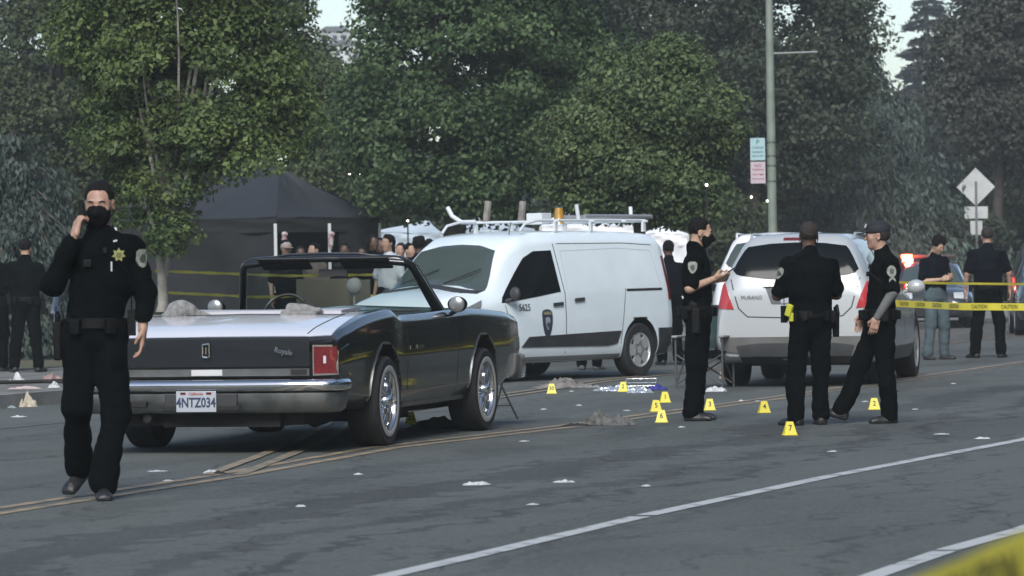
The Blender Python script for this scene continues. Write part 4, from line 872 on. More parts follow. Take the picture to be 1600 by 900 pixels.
def asphalt():
    m = bpy.data.materials.new('asphalt'); m.use_nodes = True; nt = m.node_tree; N = nt.nodes; Lk = nt.links; p = N['Principled BSDF']
    tc = N.new('ShaderNodeTexCoord'); sp = N.new('ShaderNodeSeparateXYZ'); Lk.new(tc.outputs['Object'], sp.inputs[0])
    def noise(scale, det=5, sx=1, sy=1, dist=0):
        mp = N.new('ShaderNodeMapping'); mp.inputs['Scale'].default_value = (sx, sy, 1); Lk.new(tc.outputs['Object'], mp.inputs[0])
        n = N.new('ShaderNodeTexNoise'); n.inputs['Scale'].default_value = scale; n.inputs['Detail'].default_value = det; n.inputs['Distortion'].default_value = dist; Lk.new(mp.outputs[0], n.inputs['Vector']); return n.outputs[0]
    def math_(op, a, b=None, c=None):
        q = N.new('ShaderNodeMath'); q.operation = op
        for i, v in enumerate((a, b, c)):
            if v is None: continue
            if isinstance(v, (int, float)): q.inputs[i].default_value = v
            else: Lk.new(v, q.inputs[i])
        return q.outputs[0]
    def mr(v, a, b, c=0, d=1):
        q = N.new('ShaderNodeMapRange'); q.inputs[1].default_value = a; q.inputs[2].default_value = b; q.inputs[3].default_value = c; q.inputs[4].default_value = d; Lk.new(v, q.inputs[0]); return q.outputs[0]
    v = mr(noise(.5, 6, .25, 1, .6), .35, .68, .80, 1.12)
    v = math_('MULTIPLY', v, mr(noise(1.6, 6, .3, 1), .3, .7, .90, 1.08))
    v = math_('MULTIPLY', v, mr(noise(30, 8), .3, .7, .70, 1.30))
    v = math_('MULTIPLY', v, mr(noise(11, 7, .6, 1), .3, .7, .90, 1.10))
    # tar seams and cracks running along the street, wandering; worn darker wheel strips
    wob = math_('MULTIPLY', math_('SUBTRACT', noise(.28, 6, 1, .15), .5), 2.2)
    wob2 = math_('MULTIPLY', math_('SUBTRACT', noise(3, 8, 1, .4), .5), .55)
    yy = math_('ADD', sp.outputs[1], math_('ADD', wob, wob2))
    for n0, w, dk in ((-1.75, .34, .70), (-3.1, .06, .66), (-2.6, .13, .74), (2.6, .05, .66), (4.4, .25, .86), (-.6, .26, .84), (-5.6, .03, .75), (-4.1, .05, .8), (1.2, .3, .86)):
        dd = math_('ABSOLUTE', math_('SUBTRACT', yy, n0)); ragged = math_('MULTIPLY', dd, mr(noise(7, 9, .45, 1), .3, .7, .4, 1.9))
        v = math_('MULTIPLY', v, mr(ragged, w*.78, w*1.08, dk*dk**.25, 1))
    # repaired patch edges
    bl = mr(noise(.35, 2, .5, 1, 0), .53, .545, 1, .87); v = math_('MULTIPLY', v, bl)
    cr = N.new('ShaderNodeTexVoronoi'); cr.feature = 'DISTANCE_TO_EDGE'; cr.inputs['Scale'].default_value = .55; mp = N.new('ShaderNodeMapping'); mp.inputs['Scale'].default_value = (.35, 1, 1)
    wv = N.new('ShaderNodeVectorMath'); wv.operation = 'ADD'; nn = N.new('ShaderNodeTexNoise'); nn.inputs['Scale'].default_value = 1.5; nn.inputs['Detail'].default_value = 5; Lk.new(tc.outputs['Object'], nn.inputs['Vector']); Lk.new(tc.outputs['Object'], mp.inputs[0]); Lk.new(mp.outputs[0], wv.inputs[0]); Lk.new(nn.outputs['Color'], wv.inputs[1]); Lk.new(wv.outputs[0], cr.inputs['Vector'])
    v = math_('MULTIPLY', v, mr(cr.outputs['Distance'], .0, .014, .55, 1))
    mx = N.new('ShaderNodeMix'); mx.data_type = 'RGBA'; mx.inputs[6].default_value = (0, 0, 0, 1); mx.inputs[7].default_value = (.106, .117, .109, 1); Lk.new(v, mx.inputs[0]); Lk.new(mx.outputs[2], p.inputs['Base Color'])
    p.inputs['Roughness'].default_value = .82; p.inputs['Specular IOR Level'].default_value = .35
    b = N.new('ShaderNodeBump'); b.inputs['Strength'].default_value = .5; b.inputs['Distance'].default_value = .01; Lk.new(noise(90, 3), b.inputs['Height']); Lk.new(b.outputs[0], p.inputs['Normal']); return m
def worn(name, col, base=(.085, .088, .09), lo=.36, hi=.52, sc=7):
    m = mat(name, col, .7, col2=base, vscale=sc)
    for n in m.node_tree.nodes:
        if n.type == 'MAP_RANGE': n.inputs[1].default_value = lo; n.inputs[2].default_value = hi
        if n.type == 'TEX_NOISE': n.inputs['Detail'].default_value = 9; n.inputs['Roughness'].default_value = .7
    return m

# ---------------------------------------------------------------- foliage
TONE = {}
def leafmesh(name, V, Q, base=None):
    me = np_mesh(name, V if base is None else V-base, Q); t = TONE.pop(id(V), None)
    if t is not None and len(t) == len(me.vertices): me.attributes.new('tone', 'FLOAT', 'POINT').data.foreach_set('value', t.astype(np.float32))
    return me
def quads(Cn, Nn, size, aspect=.6, r=None, long_dir=None):
    r = r or rng; n = len(Cn); Nn = Nn/np.linalg.norm(Nn, axis=1, keepdims=True)
    ref = r.normal(size=(n, 3)) if long_dir is None else long_dir+r.normal(size=(n, 3))*.35
    u = ref-(ref*Nn).sum(1, keepdims=True)*Nn; u /= np.maximum(np.linalg.norm(u, axis=1, keepdims=True), 1e-6); v = np.cross(Nn, u); s = (size*(r.uniform(.55, 1.0, n)+.75*r.uniform(0, 1, n)**3))[:, None]
    V = np.stack([Cn-u*s*.5, Cn+v*s*.5*aspect+u*s*.08, Cn+u*s*.55, Cn-v*s*.5*aspect+u*s*.08], 1).reshape(-1, 3)
    return V, np.arange(4*n).reshape(n, 4)
def lobes_px(L, Y):      # photo ellipses -> lobes with true depth: (px, py, rx, ry, dY)
    out = []
    for px, py, rx, ry, dY in L:
        c = at(px, py, Y+dY); s = F/(Y+dY); out.append((c.x, c.y, c.z, rx/s, rx/s*.9, ry/s))
    return out
def broad_crown(lobes, ncl, per, leaf, cr, seed, up=.7, squash=.6, tips=0):
    r = np.random.default_rng(seed); L = np.array(lobes); w = (L[:, 3]*L[:, 5])**1.0; w /= w.sum()
    k = r.choice(len(L), ncl, p=w); d = r.normal(size=(ncl, 3)); d /= np.linalg.norm(d, axis=1, keepdims=True)
    rad = r.uniform(.4, 1.0, ncl)**.5*r.uniform(.82, 1.16, ncl)
    c = L[k, :3]+d*L[k, 3:]*rad[:, None]; crr = cr*r.uniform(.55, 1.5, ncl)
    n = np.maximum(5, (per*(crr/cr)**2*r.uniform(.6, 1.3, ncl))).astype(int); idx = np.repeat(np.arange(ncl), n); m = len(idx)
    g = r.normal(size=(m, 3)); g /= np.linalg.norm(g, axis=1, keepdims=True); g *= (r.uniform(.15, 1, m)**.45)[:, None]
    g[:, 2] = g[:, 2]*squash-.25*(g[:, 0]**2+g[:, 1]**2)
    P = c[idx]+g*crr[idx][:, None]
    Nn = r.normal(size=(m, 3))*.75+np.array([0, 0, up])+g*.9+d[idx]*.4
    V, Q = quads(P, Nn, leaf, .62, r); TONE[id(V)] = np.repeat(r.uniform(0, 1, ncl)[idx], 4); return (V, Q), c
def trunk_mb(base, top, r0, r1, targets, seed, lean=.0):
    rr = random.Random(seed); m = MB(); b, t = Vector(base), Vector(top); n = 8; pts = []
    for i in range(n+1): q = b.lerp(t, i/n); w = math.sin(i/n*PI); pts.append(q+Vector((rr.uniform(-.05, .05)+lean*w, rr.uniform(-.05, .05), 0)))
    m.tube(pts, [r0*(1.5 if i == 0 else 1)+(r1-r0)*i/n for i in range(n+1)], 10)
    for T in targets:
        T = Vector(T); k = rr.uniform(.45, .95); s = b.lerp(t, k); mid = s.lerp(T, .5)+Vector((rr.uniform(-.3, .3), rr.uniform(-.3, .3), rr.uniform(.0, .4)))
        rb = r0*(1-k)*.5+r1*.5; p2 = [((1-u)**2)*s+2*u*(1-u)*mid+u*u*T for u in [i/6 for i in range(7)]]; m.tube(p2, [rb*(1-.85*i/6) for i in range(7)], 6)
    return m
LEAF = {}
def leafmat(name, c1, c2, scale=1.1, bs=.22):
    if name not in LEAF: LEAF[name] = mat(name, c1, .55, col2=c2, vscale=scale, island=.40, backscatter=bs*.6, spec=.25)
    return LEAF[name]
BARK = mat('bark_pale', (.26, .25, .22), .9, var=.45, vscale=4, bump=1, bscale=12); BARKD = mat('bark_dark', (.05, .042, .036), .9, var=.4, vscale=5, bump=1, bscale=12)
def broad_tree(name, label, base, top, lobes, ncl, per, leaf, cr, seed, lm, bark=BARKD, r0=.2, r1=.07, lean=0, cat='tree', group=None, up=.7, nt=10, squash=.6, open_=False):
    root = empty(name, base, label=label, cat=cat, group=group)
    (V, Q), c = broad_crown(lobes, ncl, per, leaf, cr, seed, up, squash); b = np.array(base)
    link('crown', leafmesh('crown', V, Q, b), lm, root)
    rr = random.Random(seed); tg = [Vector(c[rr.randrange(len(c))])-Vector(base) for _ in range(nt)]
    trunk_mb((0, 0, 0), Vector(top)-Vector(base), r0, r1, tg, seed, lean).build('trunk', bark, root, 60); return root
def conifer(name, label, base, height, rmax, seed, lm, levels=40, leaf=.16, dens=26, droop=.35, zmin=1.0, hang=0, prof=.8, cat='tree', group=None, tilt=.25, rb=.35):
    r = np.random.default_rng(seed); b = np.array(base, float); Ps = []; Ns = []; Ls = []; Ts = []; m = MB(); m.tube([(0, 0, -.1), (0, 0, height*.5), (0, 0, height)], [rb, rb*.55, .03], 8)
    for i in range(levels):
        z = zmin+(height-zmin)*(i+r.uniform(-.5, .5))/levels; k = max(0.02, 1-(z-zmin)/(height-zmin)); L0 = rmax*(k**prof)
        for j in range(int(5+6*k)):
            a = r.uniform(0, 2*PI); L = L0*r.uniform(.65, 1.12); dr = droop*r.uniform(.5, 1.5); n = int(dens*L)+6; t = r.uniform(.12, 1, n)**.8
            dx, dy = math.cos(a), math.sin(a); zz = z+L*(tilt*t-dr*t*t*1.3); wd = (.12+.32*np.sin(t*PI*.9))*min(1, L/2.2)
            s = r.normal(size=n)*wd; Ts.append(np.full(n, r.uniform(0, 1))); P = np.stack([dx*L*t-dy*s, dy*L*t+dx*s, zz-np.abs(s)*.35-hang*r.uniform(0, 1, n)**1.4*(.3+t)], 1); Ps.append(P)
            if hang: Ns.append(np.stack([dx+r.normal(size=n)*.7, dy+r.normal(size=n)*.7, r.normal(size=n)*.3+.35], 1)); Ls.append(np.tile([dx*.3, dy*.3, -1.0], (n, 1)))
            else: Ns.append(np.stack([r.normal(size=n)*.5, r.normal(size=n)*.5, np.ones(n)], 1)); Ls.append(np.stack([dx+r.normal(size=n)*.5, dy+r.normal(size=n)*.5, np.full(n, -.25)], 1))
            if L > .8 and j % 2 == 0: m.tube([(0, 0, z), (dx*L*.5, dy*L*.5, z+L*(tilt*.5-dr*.33)), (dx*L*.95, dy*L*.95, z+L*(tilt-dr*1.2))], [.05*k+.02, .03*k+.012, .006], 4, False)
    P = np.concatenate(Ps); V, Q = quads(P, np.concatenate(Ns), leaf, .38 if hang else .5, r, np.concatenate(Ls))
    root = empty(name, base, label=label, cat=cat, group=group); TONE[id(V)] = np.repeat(np.concatenate(Ts), 4); link('crown', leafmesh('crown', V, Q), lm, root); m.build('trunk', BARKD, root, 60); return root
# ================================================================ THE PLACE
LIGHT_ONLY = False
# ---- ground, road, kerb, pavement
ASPH = asphalt()
GRASS = mat('lawn_grass', (.075, .095, .045), .95, col2=(.11, .10, .065), vscale=.35, bump=.8, bscale=30)
CONC = mat('kerb_concrete', (.20, .20, .19), .85, var=.22, vscale=3, bump=.4, bscale=40)
g = MB(); n = 24
g.add([(-900, -300, -.05), (900, -300, -.05), (900, 1500, -.05), (-900, 1500, -.05)], [(0, 1, 2, 3)])
o = link('ground', g.mesh('ground'), mat('bare_ground', (.09, .085, .07), .95, var=.25, vscale=.2)); tag(o, kind='structure')
KN = 7.75; T0, T1 = -60, 260
g = MB(); g.add([(T0, -13, 0), (T1, -13, 0), (T1, KN, 0), (T0, KN, 0)], [(0, 1, 2, 3)]); road_obj('road', g, ASPH, kind='structure')
g = MB(); g.add([(T0, KN+.15+5.0, .125), (T1, KN+.15+5.0, .125), (T1, 300, .6), (T0, 300, .6)], [(0, 1, 2, 3)]); road_obj('lawn', g, GRASS, kind='structure')
g = MB(); g.add([(T0, -300, .6), (T1, -300, .6), (T1, -16, .13), (T0, -16, .13), (T1, -13.15, .125), (T0, -13.15, .125)], [(0, 1, 2, 3), (3, 2, 4, 5)]); road_obj('near_verge', g, GRASS, kind='structure')
g = MB(); g.box(((T0+T1)/2, KN+2.6, .055), ((T1-T0)/2, 2.46, .055)); sw = road_obj('pavement', g, CONC, kind='structure')
slabm = None; i0 = 0
SLAB = mat('slab_concrete', (.155, .155, .145), .9, var=.25, vscale=1.5, bump=.4, bscale=40)
for i in range(22):
    for j in range(3):
        q = MB(); q.box((0, 0, 0), (.79, .79, .009)); rr = random.Random(i*7+j)
        if slabm is None: slabm = q.mesh('slab'); slabm.materials.append(SLAB)
        s_ = bpy.data.objects.new('slab', slabm); C.objects.link(s_); s_.parent = sw; s_.location = (8+i*1.6, KN+.98+j*1.6, .114+rr.uniform(0, .006)); s_.rotation_euler = (rr.uniform(-.003, .003), rr.uniform(-.003, .003), 0)
g = MB(); g.box(((T0+T1)/2, KN+.065, .04), ((T1-T0)/2, .055, .04)); kb = road_obj('kerb', g, CONC, kind='structure')
ks = MB(); ks.prism([(-1.195, -.02), (1.195, -.02), (1.195, .14), (-1.195, .14)], .075); ksm = ks.mesh('kerb_stone'); ksm.materials.append(CONC)
for i in range(24):
    s_ = bpy.data.objects.new('kerb_stone', ksm); C.objects.link(s_); s_.parent = kb; s_.location = (5+i*2.4, KN+.075, random.uniform(0, .004))
g = MB(); g.box(((T0+T1)/2, -13.075, .06), ((T1-T0)/2, .074, .07)); road_obj('near_kerb', g, CONC, kind='structure')
# painted lines
YEL = worn('worn_yellow_paint', (.37, .27, .16), (.125, .122, .10), .38, .62, 5); WHT = worn('worn_white_paint', (.44, .46, .46), (.13, .14, .135), .36, .47, 5); FNT = worn('faint_paint', (.13, .14, .135), (.09, .098, .095), .40, .60, 3)
YELF = worn('faint_yellow_paint', (.31, .24, .15), (.125, .125, .108), .38, .6, 4)
def rline(name, pts, w, m, z=.004, jag=0):
    mb = MB(); P = []
    for (a, b) in zip(pts[:-1], pts[1:]):
        k = max(2, int((Vector(b)-Vector(a)).length/.6)); P += [Vector(a).lerp(Vector(b), i/k) for i in range(k)]
    P.append(Vector(pts[-1])); V = []
    for i, p in enumerate(P):
        d = (P[min(i+1, len(P)-1)]-P[max(i-1, 0)]).normalized(); nn = Vector((-d.y, d.x))*w/2; j1, j2 = random.uniform(-jag, jag), random.uniform(-jag, jag)
        V += [(*(p-nn*(1+j1)), z), (*(p+nn*(1+j2)), z)]
    mb.add(V, [(2*i, 2*i+1, 2*i+3, 2*i+2) for i in range(len(P)-1)]); return road_obj(name, mb, m, kind='structure')
def pxn(*ps): return [rn(G(*p)) for p in ps]
y1 = pxn((-60, 815), (0, 803), (370, 745), (620, 700), (900, 667), (1180, 629)); y1 = [Vector(p) for p in y1]; end = y1[-1]
y1 += [Vector((40, end.y)), Vector((90, end.y))]
rline('yellow_centre_line', y1, .10, YEL, jag=.12); rline('yellow_centre_line', [p+Vector((0, .22)) for p in y1], .10, YEL, jag=.12)
y2 = [Vector(p) for p in pxn((372, 743), (440, 717), (505, 690), (560, 655))]; y2 += [y2[-1]+Vector((12, 1.0)), y2[-1]+Vector((45, 1.2))]
rline('yellow_turn_lane_line', y2, .09, YELF, .008, .12); rline('yellow_turn_lane_line', [p+Vector((0, .22)) for p in y2], .09, YELF, .008, .12)
w1 = [Vector(p) for p in pxn((520, 920), (760, 865), (1000, 808), (1300, 744), (1600, 687))]; w1 = [w1[0]+Vector((-10, -.1))]+w1+[w1[-1]+Vector((30, 0))]
for i, (a, b) in enumerate(((0, 3), (3, 6))):
    P = w1[a:b+1]
    if i: P = [P[0]+Vector((.12, 0))]+P[1:]
    rline('white_lane_line', P, .115, WHT, .004, .05)
w2 = [Vector(p) for p in pxn((1360, 902), (1475, 862), (1600, 827))]; w2 = [w2[0]+Vector((-6, 0)), w2[0], w2[1]], [w2[1]+Vector((.07, 0)), w2[2], w2[2]+Vector((25, 0))]
for P in w2: rline('white_lane_line', P, .115, WHT, .004, .05)
rline('parking_lane_line', [Vector((0, KN-2.3)), Vector((70, KN-2.3))], .10, FNT, .004, .1)
t_, n_ = rn(G(1500, 582)); rline('parking_lane_line', [Vector((t_-9, n_)), Vector((t_+40, n_))], .10, FNT, .008, .1)

# ---- hills and far treeline
rr = np.random.default_rng(5); hx = np.linspace(-420, 420, 57); hz = 14+6*np.sin(hx/60)+3*np.sin(hx/23+1)
V = []; 
for k, (yy, f_) in enumerate(((330, 0), (380, .45), (450, .8), (560, 1.2))):
    for x, z in zip(hx, hz): V.append((x, yy, z*f_-.1+rr.uniform(-.6, .6)*f_))
Q = np.array([(k*57+i, k*57+i+1, (k+1)*57+i+1, (k+1)*57+i) for k in range(3) for i in range(56)])
tag(link('hills', np_mesh('hills', np.array(V), Q, True), mat('hill_cover', (.05, .06, .04), .95, var=.3, vscale=.05)), kind='structure')
def belt(name, seed, y0, y1, x0, x1, hmin, hmax, n, leaf, lm, gap=None, z0=0):
    r = np.random.default_rng(seed); lob = []
    for i in range(n):
        x = x0+(x1-x0)*(i+r.uniform(.1, .9))/n; y = r.uniform(y0, y1); h = r.uniform(hmin, hmax)
        if gap:
            px = 800+F*x/y
            for a, b, k in gap:
                if a < px < b: h *= k
        w = r.uniform(.28, .42)*h
        for q in range(4): lob.append((x+r.normal()*w*.4, y+r.normal()*w*.4, z0+h*(.3+.17*q), w*(1-.18*q), w*(1-.18*q), h*.26))
    (V, Q), c = broad_crown(lob, n*60, 26 if y0 < 140 else 34, leaf*1.4, hmax*.09, seed, .7, .7)
    return tag(link(name, leafmesh(name, V, Q), lm), kind='stuff')
belt('distant_treeline', 11, 150, 210, -60, 62, 9, 12.5, 26, .55, leafmat('leaf_far', (.045, .058, .040), (.022, .030, .024), .3), gap=((470, 600, .5), (1330, 1450, .62)))
belt('side_treeline', 12, 60, 120, 30, 75, 16, 21, 16, .5, leafmat('leaf_far', (0, 0, 0), (0, 0, 0)))  # unseen trees to the right, raised tall to darken the car's side reflections
belt('side_treeline', 13, 50, 150, -70, -24, 13, 17, 16, .5, leafmat('leaf_far', (0, 0, 0), (0, 0, 0)))
belt('unseen_near_treeline', 14, -30, -22, -60, 50, 15, 20, 26, .6, leafmat('leaf_far', (0, 0, 0), (0, 0, 0)))  # unseen trees behind the camera, made tall to darken the car's rear panel
r = np.random.default_rng(15); lob = []  # unseen verge trees, added so the car's side reflects something dark
for i in range(22):
    c = RL(-14+i*5.6, -20-r.uniform(0, 3)); h = r.uniform(15, 19); w = h*.3
    for q in range(5): lob.append((c.x+r.normal()*w*.35, c.y+r.normal()*w*.35, h*(.16+.18*q), w*(1-.12*q), w*(1-.12*q), h*.2))
(V, Q), c = broad_crown(lob, 1900, 20, 1.0, 1.7, 15, .7, .7); tag(link('unseen_near_treeline', leafmesh('unseen_near_treeline', V, Q), leafmat('leaf_far', (0, 0, 0), (0, 0, 0))), kind='stuff')
# far houses on the hillside, seen through the gap
def house(px, py, Y, w, h, col, label):
    c = at(px, py, Y); root = empty('hillside_house', (c.x, c.y, c.z-h), label=label, cat='house')
    m = MB(); m.box((0, 0, h/2-2), (w/2, w*.4, h/2+2)); m.build('wall', mat('house_'+str(int(px)), col, .8, var=.08), root)
    m = MB(); m.prism([(-w*.56, h), (w*.56, h), (w*.3, h+w*.16), (-w*.3, h+w*.16)], w*.46); m.build('roof', mat('far_roof', (.10, .10, .11), .8), root)
    for i in range(3):
        q = MB(); q.box((-w*.3+i*w*.3, -w*.4-.02, h*.55), (w*.07, .05, h*.16)); q.build('window', DGLASS, root)
house(543, 72, 420, 3.2, 1.6, (.62, .63, .62), 'pale low house on the hillside seen through the gap above the black tent'); house(524, 50, 460, 3.4, 1.6, (.40, .41, .42), 'grey-walled house highest on the hillside in the gap between the trees')
house(567, 92, 400, 2.6, 2.2, (.55, .54, .50), 'small cream house half behind leaves right of the other hillside houses')

# ---- trees
def gz(px, Y, z=.14): c = at(px, 430, Y); return Vector((c.x, Y, z))
LM1 = leafmat('leaf_street_green', (.150, .200, .060), (.012, .036, .015), .8)
broad_tree('street_tree', 'young broadleaf street tree with pale leaning trunk in front of the black tent', gz(243, 52), at(268, 300, 52), lobes_px([(300, 120, 150, 140, 0), (220, 60, 110, 130, .3), (365, 60, 105, 130, .2), (170, 170, 66, 90, .2), (150, 60, 70, 110, .5), (420, 190, 70, 75, -.1), (250, 235, 95, 80, 0), (350, 225, 90, 62, -.3), (215, 320, 40, 60, .1), (270, 350, 30, 40, -.3), (300, -90, 190, 120, 0), (310, -230, 130, 120, 0), (455, 165, 36, 50, .2)], 52), 620, 165, .068, .29, 21, LM1, BARK, .082, .05, -.02, nt=16)
LM2 = leafmat('leaf_mid_green', (.108, .165, .062), (.010, .032, .016), .55)
broad_tree('park_tree', 'tall dense green tree with forked trunk standing behind the white van', gz(697, 76), at(700, 100, 76), lobes_px([(730, 80, 200, 150, 0), (655, 60, 95, 130, .5), (850, 60, 110, 110, .3), (690, 215, 150, 90, 0), (800, 240, 90, 80, .2), (600, 200, 80, 90, .3), (605, 165, 68, 75, .2), (880, 110, 80, 60, 0), (660, 290, 90, 45, -.3), (760, 300, 80, 50, -.2), (725, -120, 240, 150, 0), (890, 30, 60, 60, .5)], 76), 780, 140, .100, .46, 22, LM2, BARKD, .17, .08, .05, nt=22)
r_ = MB(); b = gz(697, 76); r_.tube([(0, 0, 0), (.18, 0, 1.1), (.28, .05, 2.2), (.25, .1, 3.5)], [.15, .12, .12, .08], 8); q = r_.build('trunk', BARKD, [o for o in C.objects if o.get('label', '').startswith('tall dense green tree with forked')][0], 60)
LM3 = leafmat('leaf_bright_tips', (.155, .205, .080), (.012, .034, .014), .6)
broad_tree('park_tree', 'rounded smaller tree with lighter leaf tips left of the lamp post', gz(1000, 66), at(1000, 150, 66), lobes_px([(1005, 175, 105, 95, 0), (1050, 120, 50, 60, 0), (985, 130, 50, 50, 0), (930, 215, 85, 70, 0), (1080, 200, 72, 62, .2), (1010, 270, 110, 66, 0), (1060, 305, 70, 45, -.2), (915, 280, 60, 55, .2), (1035, 85, 28, 30, 0), (1110, 190, 45, 45, .3), (890, 190, 40, 36, .2), (960, 300, 60, 40, 0)], 66), 520, 160, .080, .34, 23, LM3, BARKD, .14, .05, nt=14)
LM4 = leafmat('leaf_dark_brown_green', (.078, .102, .060), (.014, .022, .015), .35)
broad_tree('tall_dark_tree', 'very tall dark brownish tree rising behind the lamp post', gz(1180, 105), at(1180, 0, 105), lobes_px([(1080, 40, 130, 110, 0), (1230, 60, 120, 120, 0), (1010, 40, 100, 110, 1), (1290, 70, 72, 90, 1), (1140, 160, 150, 110, 0), (1250, 190, 110, 110, 0), (1150, 280, 120, 80, 1), (1325, 10, 36, 50, 0), (950, 100, 70, 120, 2), (1150, -120, 220, 120, 0), (1060, 330, 90, 50, 2)], 105), 620, 160, .135, .72, 24, LM4, nt=18)
LM5 = leafmat('leaf_grey_cedar', (.155, .205, .165), (.026, .040, .036), .4)
conifer('cedar_tree', 'broad grey-green drooping cedar between the lamp post and the diamond sign', gz(1345, 112), (428+3-62)/F*112+1.2, 4.0, 31, LM5, 44, .17, 75, .5, .8, hang=.55, prof=.55)
conifer('cedar_tree', 'shorter dark cedar filling the gap left of the diamond sign', gz(1440, 128), 6.0, 3.0, 32, LM5, 30, .17, 75, .5, .8, hang=.5, prof=.6)
LM6 = leafmat('leaf_blue_cedar', (.095, .125, .105), (.010, .022, .020), .6)
conifer('blue_cedar', 'blue-grey cedar with long hanging boughs at the left edge', gz(22, 62), 3.45, 1.75, 33, LM6, 24, .11, 130, .6, .7, hang=.34, prof=.35, tilt=.35)
conifer('blue_cedar', 'tall bluish conifer whose top reaches the upper left corner', gz(-70, 104), 9.5, 2.6, 34, leafmat('leaf_blue_cedar', (0, 0, 0), (0, 0, 0)), 40, .15, 60, .5, 2.5, hang=.3, prof=.5)
LM7 = leafmat('leaf_olive', (.095, .120, .055), (.012, .024, .014), .5)
broad_tree('park_tree', 'olive brown tree behind the phone-holding officer', gz(95, 84), at(95, 60, 84), lobes_px([(90, 70, 110, 110, 0), (60, 190, 100, 90, 0), (150, 190, 80, 110, .5), (30, 300, 60, 55, .3), (130, 300, 70, 45, 0), (70, -60, 130, 90, 0), (170, 60, 60, 120, 0)], 84), 330, 175, .10, .52, 25, LM7, nt=12)
broad_tree('park_tree', 'yellowish green airy tree between the street tree and the forked tree', gz(520, 92), at(515, 120, 92), lobes_px([(500, 190, 80, 90, 0), (560, 230, 80, 80, 0), (470, 110, 55, 70, .4), (530, 165, 40, 50, .2), (520, 280, 90, 50, 0), (600, 300, 70, 45, 0), (440, 60, 40, 60, .4), (430, -20, 45, 60, 0)], 92), 330, 130, .115, .5, 26, leafmat('leaf_yellow_green', (.125, .165, .060), (.020, .038, .020), .6), nt=12)
broad_tree('tall_dark_tree', 'tall brownish tree at the upper right corner', gz(1560, 125), at(1560, 0, 125), lobes_px([(1560, 60, 90, 120, 0), (1520, 160, 80, 90, 0), (1600, 160, 70, 120, 0), (1500, 90, 40, 50, 0), (1560, -60, 90, 90, 0), (1640, 60, 80, 140, 1)], 125), 340, 175, .155, .8, 27, leafmat('leaf_dusty_brown', (.085, .092, .068), (.024, .028, .022), .5), nt=12)
broad_tree('park_tree', 'low green-yellow tree behind the diamond sign at the right edge', gz(1590, 135), at(1590, 200, 135), lobes_px([(1590, 250, 80, 90, 0), (1560, 320, 90, 50, 0), (1620, 180, 60, 70, 0), (1640, 300, 80, 80, 0), (1500, 330, 50, 36, 0)], 135), 260, 160, .17, .8, 28, leafmat('leaf_moss', (.070, .090, .036), (.030, .042, .022), .6), nt=10)
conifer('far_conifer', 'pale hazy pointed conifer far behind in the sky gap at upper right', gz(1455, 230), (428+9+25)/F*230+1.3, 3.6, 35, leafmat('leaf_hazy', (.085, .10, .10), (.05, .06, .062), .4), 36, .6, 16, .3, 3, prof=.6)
# low shrubs under the canopy line
for i, (px, py, Y, rx, ry, lab) in enumerate(((560, 330, 98, 60, 26, 'low green shrubs right of the black tent peak'), (80, 340, 95, 90, 30, 'low dark shrubs behind the left-hand officers'), (1240, 350, 118, 120, 50, 'low dusty undergrowth behind the silver car'), (1110, 335, 100, 60, 50, 'pale grassy undergrowth behind the masked officer'), (1480, 360, 125, 80, 40, 'dark undergrowth beneath the small cedar'), (760, 345, 98, 120, 30, 'dark shrubs beneath the forked tree'))):
    c = at(px, py, Y); root = empty('shrub', (c.x, c.y, .2), label=lab, cat='shrub')
    (V, Q), cc = broad_crown(lobes_px([(px, py, rx, ry, 0), (px-rx*.6, py+8, rx*.6, ry*.8, 0), (px+rx*.6, py+10, rx*.6, ry*.8, 0), (px, py+ry, rx*1.1, ry, 0)], Y), 160, 70, .15, .4, 60+i, .7)
    link('crown', leafmesh('crown', V, Q, np.array([c.x, c.y, .2])), [LM4, LM7, LM5, LM7, LM4, LM4][i], root)

# ---- street lamp with parking signs, diamond sign from behind
b = gz(1208, 84); post = empty('lamp_post', b, label='tall pale green lamp post rising out of frame behind the silver car', cat='lamp post')
PG = mat('post_green', (.20, .24, .20), .55, var=.15, vscale=3)
m = MB(); m.tube([(0, 0, 0), (0, 0, 4.0), (0, 0, 9.2)], [.105, .09, .06], 14); m.lathe([(0, 0), (.2, 0), (.2, .12), (.14, .3), (.11, .34)], 16, 'Z'); m.build('pole', PG, post, 40)
m = MB(); m.tube([(0, 0, 5.60), (.5, 0, 5.61), (.98, 0, 5.62)], .018, 6); m.build('banner_arm', mat('arm_grey', (.30, .31, .31), .5), post)
m = MB(); m.tube([(0, 0, 9.1), (.3, -.3, 9.5), (1.2, -1.2, 9.7)], .045, 8); m.box((1.35, -1.35, 9.7), (.28, .12, .06), Matrix.Rotation(R(-45), 3, 'Z')); m.build('lamp_arm', PG, post)
for z in (2.98, 3.3, 3.5, 3.78): q = MB(); q.lathe([(.099, z-.012), (.099, z+.012)], 14, 'Z'); q.build('clamp', DULLCHR, post)
def pole_sign(zc, hh, face, lines, label, name, band=None, bandm=None):
    root = empty(name, b+Vector((-.285, -.10, zc)), label=label, cat='sign')
    m = MB(); m.box((0, 0, 0), (.152, .003, hh)); p = m.build('panel', face, root, bevel=.002)
    if band: q = MB(); q.box((0, -.0045, hh-.06), (.14, .001, .035)); q.build('sign_band', bandm, p)
    for s_, z, sz, mm in lines: obj_text(s_, sz, Matrix(((1, 0, 0, 0), (0, 0, -1, -.006), (0, 1, 0, z), (0, 0, 0, 1))), mm, 'sign_text', root, .001)
SG = mat('sign_green_ink', (.06, .20, .15), .5); SR = mat('sign_red_ink', (.35, .08, .10), .5)
